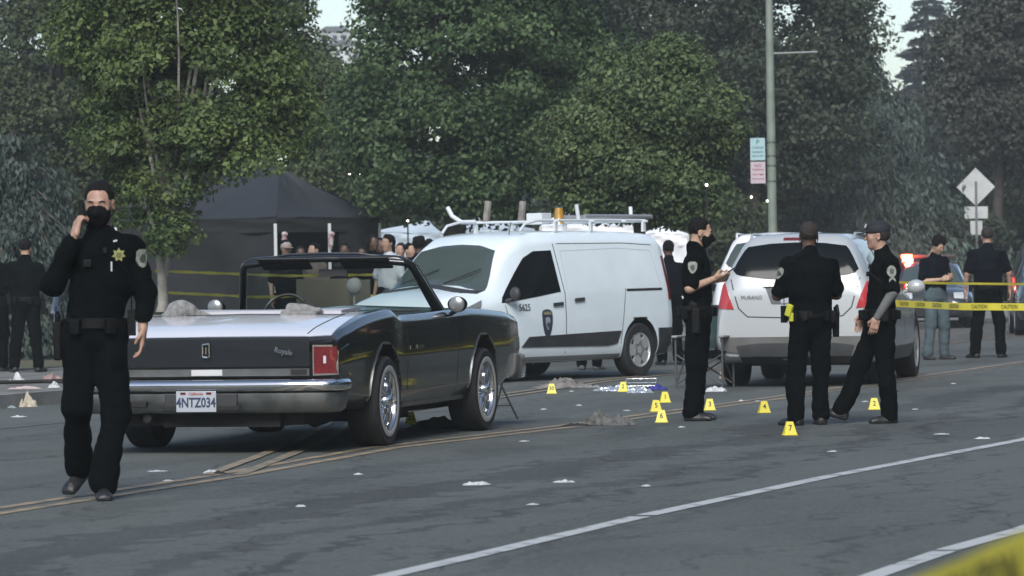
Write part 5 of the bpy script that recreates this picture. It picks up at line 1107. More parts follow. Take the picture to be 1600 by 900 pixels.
pole_sign(3.64, .228, mat('sign_mint', (.36, .52, .55), .4), [('P', .14, .14, SG), ('2 HOUR', .03, .065, SG), ('PARKING', -.06, .055, SG), ('8AM TO 6PM', -.14, .04, SG)], 'mint green parking sign, the upper one on the lamp post', 'parking_sign')
pole_sign(3.16, .222, mat('sign_pinkish', (.50, .43, .47), .4), [('NO', .14, .09, SR), ('PARKING', .06, .055, SR), ('ANY TIME', -.04, .05, SR), ('TOW AWAY', -.13, .045, SR)], 'pale pink and red parking sign, the lower one on the lamp post', 'parking_sign')
b2 = gz(1527, 116); ds = empty('diamond_sign', b2, label='blank back of a diamond road sign on a thin post', cat='sign')
ALU = mat('sign_aluminium', (.50, .52, .51), .5, metal=.2, var=.1, vscale=3)
zc = at(1527, 292, 116).z-.14
m = MB(); m.box((0, 0, 0), (.385, .003, .385), Matrix.Rotation(R(45), 3, 'Y')); q = m.build('diamond_panel', ALU, ds, bevel=.002); q.location = (0, .05, zc)
m = MB(); m.box((0, .0, zc/2+.08), (.028, .028, zc/2+.08)); m.build('post', mat('post_steel', (.16, .17, .17), .6, metal=.4), ds)
for (py, w, h_, nm) in ((332, .33, .17, 'lower_panel'), (356, .17, .20, 'small_panel')):
    m = MB(); m.box((0, .04, at(1527, py, 116).z-.14), (w, .003, h_)); m.build(nm, ALU, ds, bevel=.002)

# ---- tents
TB = mat('tent_black', (.007, .008, .009), .85, var=.2, vscale=1.5, bump=.3, bscale=3); TBR = mat('tent_roof_grey', (.019, .023, .030), .75, var=.12, vscale=1)
c0 = at(432, 340, 75); ct = empty('canopy_tent', (c0.x, c0.y, .2), label='black pop-up canopy tent with side walls behind the convertible', cat='tent')
ez = c0.z-.2; A_ = Vector((1.83, 1.7, 0)); B_ = Vector((-3.1, 1.6, 0)); P0 = Vector((0, 0, ez)); P1 = P0+A_; P2 = P0+A_+B_; P3 = P0+B_
ap = at(437, 263, 76.7)-Vector((c0.x, c0.y, .2)); ap2 = ap+B_*.42
def cloth(name, a, b, c, d, m_, par, sag=.06, nu=14, nv=8, fold=.02, seed=0, th=.01):
    r = random.Random(seed); ph = r.uniform(0, 6); V = []; nn = (b-a).cross(d-a).normalized()
    for k in (0, 1):
        for j in range(nv+1):
            for i in range(nu+1):
                u, v = i/nu, j/nv; p = a.lerp(b, u).lerp(d.lerp(c, u), v); p = p+nn*(fold*math.sin(9*u+7*v+ph)+fold*.6*math.sin(21*u-11*v+ph*2))-Vector((0, 0, sag*math.sin(PI*u)*math.sin(PI*min(1, v*1.0))))-nn*th*k; V.append(p)
    n_ = (nu+1)*(nv+1); f = [(j*(nu+1)+i, j*(nu+1)+i+1, (j+1)*(nu+1)+i+1, (j+1)*(nu+1)+i) for j in range(nv) for i in range(nu)]
    m = MB(); m.add(V, f+[tuple(n_+x for x in q[::-1]) for q in f]); return m.build(name, m_, par, 180)
cloth('roof_panel', P0, P1, ap, ap, TBR, ct, .12, fold=.015); cloth('roof_panel', P3, P0, ap, ap2, TBR, ct, .12, fold=.015, seed=2)
cloth('roof_panel', P1, P2, ap2, ap, TBR, ct, .1); cloth('roof_panel', P2, P3, ap2, ap2, TBR, ct, .1)
dv = Vector((0, 0, -.27))
for a_, b_ in ((P0, P1), (P3, P0), (P1, P2), (P2, P3)): cloth('valance', a_+dv, b_+dv, b_, a_, TB, ct, .0, fold=.012, seed=4)
fl = Vector((0, 0, -ez+.02))
cloth('side_wall', P3+fl, P0+fl, P0+dv, P3+dv, mat('tent_wall_grey', (.009, .0105, .012), .9, var=.25, vscale=1.2), ct, .0, 20, 12, .05, 7)
cloth('side_wall', P2+fl, P1+fl, P1+dv, P2+dv, TB, ct, .0, 16, 8, .04, 8); cloth('side_wall', P3+fl, P2+fl, P2+dv, P3+dv, TB, ct, .0, 16, 8, .04, 9)
cloth('side_wall', P0.lerp(P1, .60)+fl, P1+fl, P1+dv, P0.lerp(P1, .60)+dv, TB, ct, .0, 8, 8, .03, 10)
m = MB()
PW = mat('pole_white', (.5, .52, .52), .5)
for p in (P0.lerp(P1, .0), P0.lerp(P1, .52)): q = MB(); q.box((p.x-.02, p.y-.05, ez/2-.05), (.028, .028, ez/2-.06)); q.build('tent_pole', PW, ct)
for p in (P1, P2, P3): q = MB(); q.box((p.x, p.y, ez/2-.05), (.025, .025, ez/2-.06)); q.build('tent_pole', PW, ct)
for p in (P0.lerp(P1, .05), P0.lerp(P1, .50)):
    f = Fld((-.12, -.12, -.32), (.12, .12, .12), .02); f.cone((0, 0, .06), (-.01, 0, -.22), .05, .035, .02).ell((.02, 0, .05), (.05, .05, .05)).folds(.01, (20, 20, 20), 3)
    o = sdf_obj('tassel', f, mat('tassel_pink', (.32, .17, .20), .8, col2=(.45, .45, .45), vscale=9), ct); o.location = (p.x+.05, p.y-.12, ez-.36)
# second dark wall running left
def white_tent(px0, px1, py_e, apx, apy, Y, label, name='white_tent', wallz=True, m_=None, skew=.4):
    m_ = m_ or mat('tent_white', (.82, .86, .90), .7, var=.06, vscale=1)
    a = at(px0, py_e, Y); b_ = at(px1, py_e, Y); root = empty(name, (a.x, Y, .2), label=label, cat='tent'); o_ = Vector((a.x, Y, .2)); a = a-o_; b_ = b_-o_; D = Vector((0, (b_-a).length, 0)); ap = at(apx, apy, Y+D.y/2)-o_
    cloth('roof_panel', a, b_, ap, ap, m_, root, .1, fold=.01); cloth('roof_panel', b_, b_+D, ap, ap, m_, root, .1, fold=.01); cloth('roof_panel', a+D, a, ap, ap, m_, root, .1, fold=.01); cloth('roof_panel', b_+D, a+D, ap, ap, m_, root, .1, fold=.01)
    dv = Vector((0, 0, -.3)); cloth('valance', a+dv, b_+dv, b_, a, m_, root, 0, fold=.02)
    if wallz: cloth('side_wall', Vector((a.x, .03, .02)), Vector((b_.x, .03, .02)), b_+dv+Vector((0, .03, 0)), a+dv+Vector((0, .03, 0)), m_, root, 0, 20, 10, .06)
    for p in (a, b_, a+D, b_+D): q = MB(); q.box((p.x, p.y, p.z/2), (.025, .025, p.z/2-.02)); q.build('tent_pole', PW, root)
white_tent(845, 1000, 352, 908, 314, 92, 'bright white peaked tent behind the rear of the van')
white_tent(575, 690, 364, 668, 344, 88, 'long pale blue-white tent left of the forked trunk', m_=mat('tent_pale_blue', (.48, .56, .63), .7, var=.08, vscale=.7))
white_tent(702, 835, 358, 745, 340, 90, 'pale tent seen between the forked trunk and the roof rack', m_=mat('tent_pale_blue', (0, 0, 0)))
white_tent(1005, 1075, 365, 1035, 352, 96, 'small white tent behind the standing figure in the dark jacket')
# ---- vehicles
conv = make_convertible(); van = make_van()
org = G(1153, 602)+Vector((cosd(12), -sind(12), 0))*.80
silver, sbv = make_suv('parked_suv', org, R(90-12), SILVERP, mat('cladding_grey', (.11, .11, .105), .5, var=.15, vscale=3), 'silver sport utility car seen from behind with dark rear window', 'car')
wv, _ = make_suv('parked_suv', gz(1216, 60, 0), R(90-7), mat('bright_white_paint', (.80, .82, .84), .3, coat=.5), None, 'taller white vehicle mostly hidden in front of the silver car', 'car', k=1.05, hgt=1.08, plate=False, glass=GGLASS, lamps=False)
pc, _ = make_suv('police_car', gz(1449, 91, 0), R(-90-4), mat('police_black', (.02, .022, .026), .25, coat=1), None, 'dark police car with red and white roof light glowing, facing the camera', 'police car', k=1.0, hgt=.86, plate=False, glass=mat('pale_glass', (.10, .13, .15), .08, coat=1))
lb = MB(); lb.box((1.0, 0, 1.55), (.13, .60, .04)); lbar = lb.build('light_bar', DKPLAS, pc, bevel=.02)
def lampbit(y0, y1, m_, nm):
    q = MB(); q.box((1.14, (y0+y1)/2, 1.56), (.02, abs(y1-y0)/2, .035)); q.build(nm, m_, lbar, bevel=.01)
lampbit(-.60, -.36, mat('lamp_red_lit', (.8, .05, .05), .3, emit=(1, .10, .03, 14)), 'red_lamp'); lampbit(-.58, -.34, mat('lamp_pink_lit', (.9, .6, .6), .3, emit=(1, .2, .15, 1.5)), 'white_lamp')
[o for o in lbar.children if o.name.startswith('white_lamp')][0].location = (0.02, 0, -.085)
rl = bpy.data.lights.new('red_beacon_light', 'POINT'); rl.energy = 60; rl.color = (1, .06, .03); rl.shadow_soft_size = .08; ro = bpy.data.objects.new('red_beacon_light', rl); C.objects.link(ro); ro.parent = lbar; ro.location = (1.3, -.5, 1.56)
ds_, _ = make_suv('parked_suv', gz(1650, 80, 0), R(-90-5), mat('dark_green_black', (.02, .026, .026), .25, coat=1), None, 'dark sport utility car cut off by the right edge, facing the camera', 'car', k=1.05, hgt=1.08, plate=False, glass=mat('pale_glass', (.10, .13, .15), .08, coat=1))

# ---- people
def pp(px, py, z=0): return G(px, py, z)
P1 = pp(152, 779)
rec = person(P1, R(2), 'police officer in black uniform and face mask walking while holding a phone to his ear', H=1.86, mask=True, star=True, patches=(1,), bulk=.97, vest=True, skin='light',
    pose=dict(chest=(.045, 0, 1.31), pelvis=(0, 0, .985), elR=(-.225, -.14, 1.225), wrR=(-.095, -.175, 1.495), hdirR=(.22, .16, .9), hpalmR=(.85, .45, -.1), curlR=.8,
              elL=(.285, .05, 1.18), wrL=(.275, -.05, .95), hdirL=(-.05, -.1, -1), knL=(.115, -.09, .50), anL=(.045, -.14, .085), toeL=(.10, -1, -.02), knR=(-.10, -.06, .52), anR=(-.125, .22, .17), toeR=(-.35, -.85, -.45), head_yaw=R(-8), head_pitch=R(8), patch_front=.75))
held_phone(rec, P1, R(2), (-.05, -.14, 1.63), Matrix.Rotation(R(-62), 4, 'Z') @ Matrix.Rotation(R(12), 4, 'X'), 'dark phone held at the ear of the walking officer')
m = MB(); m.box((-.225, .05, 1.19), (.018, .035, .09), Matrix.Rotation(R(12), 3, 'Y')); m.box((-.222, .045, 1.10), (.02, .03, .05)); m.build('folded_papers', mat('pale_blue_paper', (.32, .38, .50), .7, var=.3, vscale=20), rec[0], bevel=.004)
P3 = pp(1092, 657)
rec = person(P3, R(84), 'masked officer standing sideways, looking at the phone in his hands', H=1.75, mask=True, sleeve='short', bulk=1.0, skin='tan', patches=(-1,),
    pose=dict(elR=(-.235, .05, 1.17), wrR=(-.13, -.165, 1.255), hdirR=(.35, -1, .15), hpalmR=(.6, .3, .7), curlR=.9, elL=(.235, .04, 1.17), wrL=(.10, -.17, 1.25), hdirL=(-.3, -1, .1), hpalmL=(-.7, .2, .6), curlL=.9,
              knL=(.09, -.0, .50), anL=(.09, .03, .085), knR=(-.09, .01, .50), anR=(-.10, .05, .085), toeL=(.1, -1, 0), toeR=(-.15, -1, 0), head_pitch=R(10), head_yaw=R(6)))
held_phone(rec, P3, R(84), (-.045, -.285, 1.315), Matrix.Rotation(R(60), 4, 'X'), 'black phone held up in front of the sideways masked officer')
P4 = pp(1268, 664)
person(P4, R(198), 'officer seen from behind with arms folded and a yellow stun gun on his belt', H=1.68, sleeve='short', bulk=1.17, skin='dark', hair=BHAIR, holster='yellow', patches=(1,), vest=True, mask=True,
    pose=dict(elL=(.285, -.06, 1.15), wrL=(.06, -.22, 1.17), hdirL=(-1, 0, .1), hpalmL=(0, 1, 0), elR=(-.285, -.06, 1.15), wrR=(-.06, -.24, 1.14), hdirR=(1, 0, .1), hpalmR=(0, 1, 0), anL=(.16, .02, .085), knL=(.14, 0, .5), anR=(-.09, .0, .085), knR=(-.10, -.01, .5), toeL=(.5, -1, 0), toeR=(-.2, -1, 0), head_yaw=R(-20), patch_front=-.2))
P5 = pp(1377, 661)
person(P5, R(-84), 'officer in a black cap with a grey forearm sleeve, stepping to the left', H=1.68, cap=True, sleeve='short', bulk=1.02, patches=(1,), armband=(1,), skin='light', hair=BHAIR,
    pose=dict(chest=(0, .05, 1.30), neck=(0, .02, 1.50), elL=(.225, .075, 1.16), wrL=(.215, -.075, .93), hdirL=(0, -.25, -1), curlL=.6, elR=(-.225, .03, 1.16), wrR=(-.2, -.12, .95),
              knR=(-.09, -.16, .53), anR=(-.10, -.34, .125), toeR=(-.1, -1, .30), knL=(.10, .03, .50), anL=(.10, .05, .085), toeL=(.12, -1, 0), head_yaw=R(-8), head_pitch=R(2)))
person(pp(1464, 562), R(35), 'young man in black T-shirt and faded jeans looking down at his phone', H=1.74, near=False, sleeve='short', shirt=NAVY, trousers=JEANS, hairstyle='full', belt=False, collar=False, skin='tan',
    pose=dict(elR=(-.26, .02, 1.13), wrR=(-.06, -.22, 1.16), hdirR=(.5, -1, .3), elL=(.24, .0, 1.15), wrL=(.09, -.22, 1.18), hdirL=(-.4, -1, .3), curlR=.9, curlL=.9, knL=(.12, -.03, .5), anL=(.15, .0, .085), knR=(-.10, 0, .5), anR=(-.14, .04, .085), head_pitch=R(28), head_yaw=R(5), chest=(0, .02, 1.30), patch_front=0), shoe=mat('dark_shoe', (.03, .03, .032), .6))
person(pp(1545, 559), R(184), 'broad-shouldered officer seen from behind beyond the yellow tape', H=1.85, near=False, sleeve='short', bulk=1.15, shirt=NAVY, skin='light', hair=BHAIR,
    pose=dict(elL=(.29, .03, 1.17), wrL=(.31, -.03, .92), elR=(-.29, .03, 1.17), wrR=(-.31, -.03, .92), knL=(.15, 0, .5), anL=(.19, 0, .085), knR=(-.15, 0, .5), anR=(-.17, .02, .085), toeL=(.5, -1, 0), toeR=(-.5, -1, 0)))
person(pp(42, 581, .13), R(172), 'officer in dark uniform standing on the pavement with his back turned, whole figure visible', H=1.70, near=False, bulk=1.12, skin='tan', pose=dict(elL=(.26, -.02, 1.17), wrL=(.15, -.20, 1.12), elR=(-.26, -.02, 1.17), wrR=(-.15, -.20, 1.12), anL=(.17, 0, .085), anR=(-.17, 0, .085), knL=(.13, 0, .5), knR=(-.13, 0, .5), toeL=(.5, -1, 0)))
person(pp(-6, 580, .13), R(160), 'officer cut off by the left edge of the picture', H=1.70, near=False, bulk=1.1, skin='tan', pose=dict(elL=(.26, -.02, 1.17), wrL=(.15, -.20, 1.12)))
person(pp(1047, 570), R(188), 'man in a plain dark jacket seen from behind at the back of the van', H=1.72, near=False, bulk=1.05, skin='dark', belt=False, shirt=NAVY, pose=dict(elL=(.25, 0, 1.17), wrL=(.12, -.2, 1.1)))
person(pp(922, 578), R(160), 'person standing hidden behind the van, only the feet showing beneath it', H=1.62, near=False, belt=False, skin='tan', shoe=mat('grey_shoe', (.12, .12, .12), .7))
cw = [(447, 58.5, 1.66, 'tan', 'cap', 20, 'onlooker with a pale cap inside the black tent', UNI), (492, 59.5, 1.62, 'tan', 'short', -40, 'onlooker leaning under the black tent beside the second pole', mat('drab_shirt', (.14, .11, .09), .9)),
      (583, 61, 1.74, 'dark', 'long', 30, 'dark-haired onlooker at the right corner of the black tent', UNI), (607, 57.5, 1.70, 'tan', 'long', -35, 'long-haired woman in a white top standing behind the convertible windscreen', WHITEC),
      (627, 62, 1.62, 'light', 'short', -20, 'shorter light-faced onlooker between two darker heads', mat('grey_shirt', (.12, .12, .13), .9)), (655, 58, 1.66, 'dark', 'full', 175, 'onlooker with big dark hair and back turned, left of the van windscreen', NAVY),
      (566, 63, 1.58, 'dark', 'short', 0, 'short onlooker in dark clothes deep in the tent corner', UNI), (470, 63, 1.60, 'dark', 'short', 10, 'dark figure in the shade between the two tent poles', UNI), (12, 72, 1.55, 'tan', 'short', 30, 'small figure in a pale top far behind the left-hand officers', WHITEC)]
for px, Y, H_, sk, hs, yw, lab, sh_ in cw:
    q, *_ = person(gz(px, Y, .16), R(yw), lab, H=H_, near=False, belt=False, skin=sk, hairstyle='short' if hs == 'cap' else hs, shirt=sh_, hands=True, collar=False, hair=HAIR, sleeve='short')
    if hs == 'cap':
        S_ = H_/1.78; m = MB(); m.lathe([(.001, .125), (.05, .115), (.082, .075), (.09, .02), (.086, .015)], 18, 'Z'); m.box((0, -.12, .02), (.06, .05, .006)); o = m.build('cap', mat('pale_cap', (.45, .40, .36), .8), q, 60); o.matrix_local = Matrix.Scale(S_, 4) @ Matrix.Translation((0, -.02, 1.655))

for i, (px, Y, H_, sk, hs, yw, lab) in enumerate(((595, 64, 1.72, 'dark', 'short', 10, 'tall dark onlooker half hidden behind the two long-haired women'), (640, 60, 1.60, 'tan', 'short', 40, 'onlooker in black turned to the right beside the big-haired figure'), (671, 65, 1.70, 'dark', 'short', 190, 'far onlooker just left of the van windscreen'), (540, 66, 1.66, 'dark', 'short', -15, 'onlooker in the dark corner under the tent valance'), (1012, 66, 1.68, 'dark', 'short', 30, 'onlooker seen above the van roof edge near its rear'))):
    person(gz(px, Y, .16), R(yw), lab, H=H_, near=False, belt=False, skin=sk, hairstyle=hs, shirt=NAVY if i % 2 else UNI, collar=False, sleeve='short')
# ---- caution tape
TAPE = mat('tape_yellow', (.74, .64, .06), .45, var=.08, vscale=5); TINK = mat('tape_ink', (.10, .09, .02), .6)
def tape(pts, label, w=.076, text=None, every=.62, sag=.05, tsize=.062, twist=0, y_off=.004):
    P = [Vector(p) for p in pts]; out = []
    for a, b in zip(P[:-1], P[1:]):
        k = max(6, int((b-a).length/.25)); out += [a.lerp(b, i/k)-Vector((0, 0, sag*math.sin(PI*i/k))) for i in range(k)]
    out.append(P[-1]); m = MB(); V = []; L = 0; acc = [0]
    for i, p in enumerate(out):
        tw = twist*math.sin(i*.9)+.15*math.sin(i*.37); V += [p+Vector((0, math.sin(tw), -math.cos(tw)))*w/2, p-Vector((0, math.sin(tw), -math.cos(tw)))*w/2]
        if i: acc.append(acc[-1]+(out[i]-out[i-1]).length)
    n = len(out); m.add(V+[v+Vector((0, .0015, 0)) for v in V], [(2*i, 2*i+2, 2*i+3, 2*i+1) for i in range(n-1)]+[(2*n+2*i+1, 2*n+2*i+3, 2*n+2*i+2, 2*n+2*i) for i in range(n-1)])
    root = link('caution_tape', m.mesh('caution_tape'), TAPE, None, 180); tag(root, label, 'tape', 'yellow caution tape')
    if text:
        me = text_mesh(text, tsize, .0006, 0); me.materials.append(TINK); s = every*.6
        while s < acc[-1]-.2:
            i = int(np.searchsorted(acc, s))-1; i = max(0, min(i, n-2)); f = (s-acc[i])/max(1e-6, acc[i+1]-acc[i]); c = out[i].lerp(out[i+1], f); d = (out[i+1]-out[i]).normalized()
            nz = Vector((0, 0, 1)); z = d.cross(nz).normalized(); up = z.cross(d); M = Matrix((d, up, z)).transposed().to_4x4(); M.translation = c+z*y_off
            o = bpy.data.objects.new('tape_text', me); C.objects.link(o); o.parent = root; o.matrix_basis = M; s += every
    return root
a = at(1398, 474, 45.5); tape([a, at(1500, 479, 43.6), at(1800, 481, 41)], 'taut yellow caution tape lettered CAUTION crossing in front of the right-hand officer', text='CAUTION', every=.50, sag=.0, twist=0, tsize=.060)
tape([at(1396, 441, 52), at(1500, 443, 54), at(1800, 446, 60)], 'thin second tape line at the height of the jeans man\'s elbows', w=.03, sag=0, twist=.2)
tr_ = gz(243, 52)
tape([tr_+Vector((.0, -.12, 1.265)), at(450, 431, 56), at(603, 429, 60.5)], 'upper yellow tape strung from the pale tree trunk towards the crowd', sag=.0, w=.042, twist=1.0)
tape([tr_+Vector((-.03, -.12, 1.0)), at(400, 464, 56), at(560, 462, 60), at(1062, 470, 66)], 'lower yellow tape strung from the pale tree trunk behind the van', sag=.0, w=.042, twist=.9)
tape([at(1150, 1060, 5.6), at(1500, 932, 4.6), at(1600, 893, 4.35), at(1900, 790, 3.8)], 'blurred yellow caution tape very near, across the bottom right corner', w=.085, sag=0, text='CAUTION', every=.44, tsize=.066)

# ---- numbered evidence markers
MY = mat('marker_yellow', (.68, .60, .05), .45); INK = mat('marker_ink', (.02, .02, .01), .6)
def marker(px, py, num, label, yaw=0, sc=1):
    p = G(px, py); root = empty('evidence_marker', p, R(yaw), label=label, cat='marker', group='numbered yellow evidence markers on the road'); root.scale = (sc*.8, sc*.8, sc*.85)
    for s in (-1, 1):
        m = MB(); th = .003; V = []
        for k in (0, 1):
            for x, z, y in ((-.068, 0, .045), (.068, 0, .045), (.060, .02, .042), (.034, .125, .004), (-.034, .125, .004), (-.060, .02, .042)): V.append((x, s*(y+th*k), z+.001*k))
        m.add(V, [tuple(range(6)), tuple(range(11, 5, -1))]+[(i, (i+1) % 6, 6+(i+1) % 6, 6+i) for i in range(6)])
        m.box((0, s*.048, .004), (.07, .012, .003)); pn = m.build('marker_panel', MY, root, 20)
        if s < 0: obj_text(num, .078 if len(num) == 1 else .068, Matrix.Translation((0, -.029, .066)) @ Matrix.Rotation(R(90-18), 4, 'X'), INK, 'marker_number', pn, .001)
    return root
for px, py, num, lab in ((642, 663, '25', 'marker 25 under the convertible beside dark clothing'), (862, 615, '30', 'marker 30 beside the grey clothes pile near the van'), (974, 612, '2', 'marker on the crumpled silver foil sheet'), (1039, 629, '1', 'marker 1, upper one of the three clustered left of the masked officer'), (1025, 643, '5', 'marker 5, left one of the three clustered markers'), (1034, 660, '6', 'marker 6, lowest one of the three clustered markers'),
        (1109, 641, '3', 'marker 3 right behind the masked officer\'s shoes'), (1194, 645, '4', 'marker 4 standing alone between the two groups of officers'), (1234, 680, '7', 'marker 7, nearest one, left of the folded-arms officer\'s boots'), (1366, 640, '2', 'marker between the capped officer\'s legs')): marker(px, py, num, lab, random.uniform(-12, 12))

# ---- litter and clothing on the road
def blob(name, px, py, size, m_, label, cat, seed=0, z=0, n=7, flat=.35, group=None, yaw=0, tall=0):
    """a crumpled cloth / paper: thin folded sheet with ragged outline, real thickness"""
    r = random.Random(seed); sx, sy, sz = size; nu, nv = 26, 18; V = []; off = Vector((r.uniform(0, 90), r.uniform(0, 90), r.uniform(0, 90))); k = 2.2+n*.22
    for j in range(nv+1):
        for i in range(nu+1):
            u, v = 2*i/nu-1, 2*j/nv-1; x = u*math.sqrt(1-v*v/2); y = v*math.sqrt(1-u*u/2); a = Vector((x*k*.5, y*k*.5, 0))+off
            w = 1+.45*mnoise.noise(Vector((math.atan2(y, x)*1.1, 1, seed))); rr_ = min(1, math.hypot(x, y)); h = abs(mnoise.noise(a))+.6*abs(mnoise.noise(a*2.3))+.35*abs(mnoise.noise(a*4.7)); h = min(1, h*(1.25 if not tall else .9))
            env = (1-rr_**4)*(.55+.45*(1-rr_)); pk = math.exp(-((x-tall)**2+(y*.8)**2)/.12)*1.0 if tall else 0
            V.append(Vector((x*w*sx+mnoise.noise(a*1.7+Vector((5, 0, 0)))*sx*.22, y*w*sy+mnoise.noise(a*1.7+Vector((0, 9, 0)))*sy*.3, .003+sz*(1.15*h*env+pk*.7*(.75+.3*h)))))
    N = len(V); f = [(j*(nu+1)+i, j*(nu+1)+i+1, (j+1)*(nu+1)+i+1, (j+1)*(nu+1)+i) for j in range(nv) for i in range(nu)]
    rim = list(range(nu+1))+[(j+1)*(nu+1)-1 for j in range(1, nv+1)]+[nv*(nu+1)+i for i in range(nu-1, -1, -1)]+[j*(nu+1) for j in range(nv-1, 0, -1)]
    m = MB(); m.add(V+[Vector((v.x*.97, v.y*.97, min(v.z*.5, .003) if False else max(.001, v.z-.006-sz*.05))) for v in V], f+[tuple(N+q for q in p[::-1]) for p in f]+[(rim[k_], N+rim[k_], N+rim[(k_+1) % len(rim)], rim[(k_+1) % len(rim)]) for k_ in range(len(rim))])
    o = m.build(name, m_, None, 35 if max(size) < .12 else 70); o.location = G(px, py, z); o.rotation_euler = (0, 0, yaw+r.uniform(-.4, .4)); return tag(o, label, cat, group)
FOIL = mat('silver_foil', (.72, .76, .80), .22, metal=.7, bump=1, bscale=22); PLAS = mat('white_plastic', (.48, .50, .51), .4, bump=.4, bscale=15); BLUE = mat('blue_cloth', (.03, .035, .22), .7, bump=.3, bscale=10)
DCL = mat('dark_clothing', (.018, .018, .02), .9, var=.3, bump=.4, bscale=10); CAM = mat('camo_cloth', (.13, .125, .115), .9, col2=(.22, .20, .20), vscale=14, bump=.4, bscale=12); TAN = mat('tan_paper', (.42, .38, .30), .8, var=.15, bump=.4, bscale=12)
blob('clothes_pile', 882, 606, (.32, .18, .12), CAM, 'pile of grey patterned clothes beside marker 30 by the van', 'clothes', 1, n=11)
blob('clothes_pile', 920, 606, (.16, .09, .04), GREYM, 'light grey garment end at the right of the patterned pile', 'clothes', 2)
blob('clothes_pile', 943, 664, (.17, .11, .12), mat('grey_jacket', (.11, .11, .108), .9, var=.35, vscale=14, bump=.4, bscale=14), 'light grey jacket heap with a raised peak on the centre lines', 'clothes', 3, n=9, tall=-.4)
blob('clothes_pile', 967, 665, (.12, .09, .09), mat('grey_dark_cloth', (.11, .11, .11), .9, bump=.3), 'dark grey right-hand end of the jacket heap', 'clothes', 4)
blob('dark_rag', 900, 666, (.14, .05, .025), DCL, 'flat dark rag left of the light grey jacket heap', 'rag', 5)
blob('dark_garment', 690, 669, (.30, .13, .09), DCL, 'black garment lying under the convertible beside marker 25', 'clothes', 6, n=10)
blob('foil_blanket', 960, 611, (.26, .16, .07), FOIL, 'crumpled silver foil sheet left of the wire frame', 'foil', 7, n=12)
blob('foil_blanket', 1000, 614, (.15, .12, .075), FOIL, 'silver-white bundle in front of the wire frame', 'foil', 8, n=8)
m = MB(); m.tube([(-.17, -.1, .015), (.17, -.1, .015), (.19, .12, .09), (-.15, .12, .09), (-.17, -.1, .015)], .008, 6); m.tube([(-.16, .0, .05), (.18, .0, .05)], .006, 6)
o = m.build('wire_frame', FOIL, None, 60); o.location = G(1000, 605); tag(o, 'small shiny wire frame lying on the foil sheet', 'frame')
blob('blue_cloth', 1026, 609, (.12, .08, .065), BLUE, 'bright blue cloth right of the wire frame', 'cloth', 9)
blob('plastic_bag', 1118, 612, (.12, .09, .075), PLAS, 'crumpled white plastic bag below the camp chair', 'bag', 10, n=9)
papers = [(745, 758, .13, .05, 'white flattened cup alone on the near lane'), (880, 754, .10, .035, 'small pale scrap right of the flattened cup'), (246, 737, .10, .02, 'thin white paper strip right of the walking officer'), (262, 752, .05, .02, 'faint small scrap below the white paper strip'), (210, 670, .05, .03, 'crumpled white tissue left of the convertible tyre'), (190, 704, .03, .02, 'tiny white scrap beside the walking officer\'s knee'), (1158, 627, .035, .03, 'white scrap left of marker 4'), (1184, 627, .04, .012, 'faint strip of paper just left of marker 4\'s top'), (1472, 679, .09, .02, 'curled pale strip near the white lane line'), (1535, 686, .09, .03, 'white scrap touching the far end of the lane line'), (30, 652, .11, .04, 'white flattened cup by the kerb at the left edge'), (980, 642, .05, .015, 'white speck between the jacket heap and marker 5'), (893, 612, .04, .02, 'white crumb in front of the grey clothes pile'), (832, 789, .05, .015, 'small scrap in the near lane at mid picture'), (820, 690, .06, .015, 'pale scrap right of the convertible on the centre line'), (1512, 507, .16, .14, 'pale bag standing far off behind the right-hand officer'), (1352, 628, .05, .015, 'dark and white scrap left of the marker between the capped officer\'s legs'), (1560, 549, .10, .02, 'small pale scrap on the road right of the back-turned officer')]
for i, (px, py, w, hh, lab) in enumerate(papers): blob('paper_scrap', px, py, (w*.70, w*.40, hh*.5), PLAS, lab, 'litter', 20+i, n=5, group='white scraps scattered on the road')
blob('dark_scrap', 342, 741, (.05, .04, .02), DCL, 'black half of the scrap lying on the yellow lines', 'litter', 50); blob('paper_scrap', 330, 739, (.05, .03, .02), PLAS, 'white half of the scrap lying on the yellow lines', 'litter', 51, group='white scraps scattered on the road')
for i, (px, py, sz, m_, lab) in enumerate(((655, 671, (.10, .07, .05), DCL, 'small black garment in front of marker 25'), (1005, 611, (.10, .08, .04), DCL, 'dark bundle at the right end of the foil sheet'), (868, 604, (.12, .07, .06), DCL, 'dark cloth at the left end of the patterned clothes pile'), (928, 662, (.09, .07, .07), DCL, 'black cloth pressed into the left of the jacket heap'), (1395, 612, (.06, .04, .02), DCL, 'small dark scrap behind the capped officer'))): blob('dark_garment', px, py, sz, m_, lab, 'clothes', 120+i, n=7)
for i, (px, py, lab) in enumerate(((905, 634, 'tiny pale crumb behind the jacket heap'), (850, 640, 'tiny pale crumb right of the folding stand'), (1065, 668, 'pale speck in front of the masked officer'), (560, 742, 'tiny crumb in the near lane below the convertible'), (1430, 640, 'pale crumb right of the capped officer'), (1300, 706, 'pale crumb between marker 7 and the lane line'), (1490, 600, 'pale crumb on the road left of the tape officer'), (470, 792, 'small crumb low in the near lane'), (1010, 760, 'tiny crumb above the white lane line'))): blob('paper_scrap', px, py, (.03, .02, .01), PLAS, lab, 'litter', 150+i, n=4, group='white scraps scattered on the road')
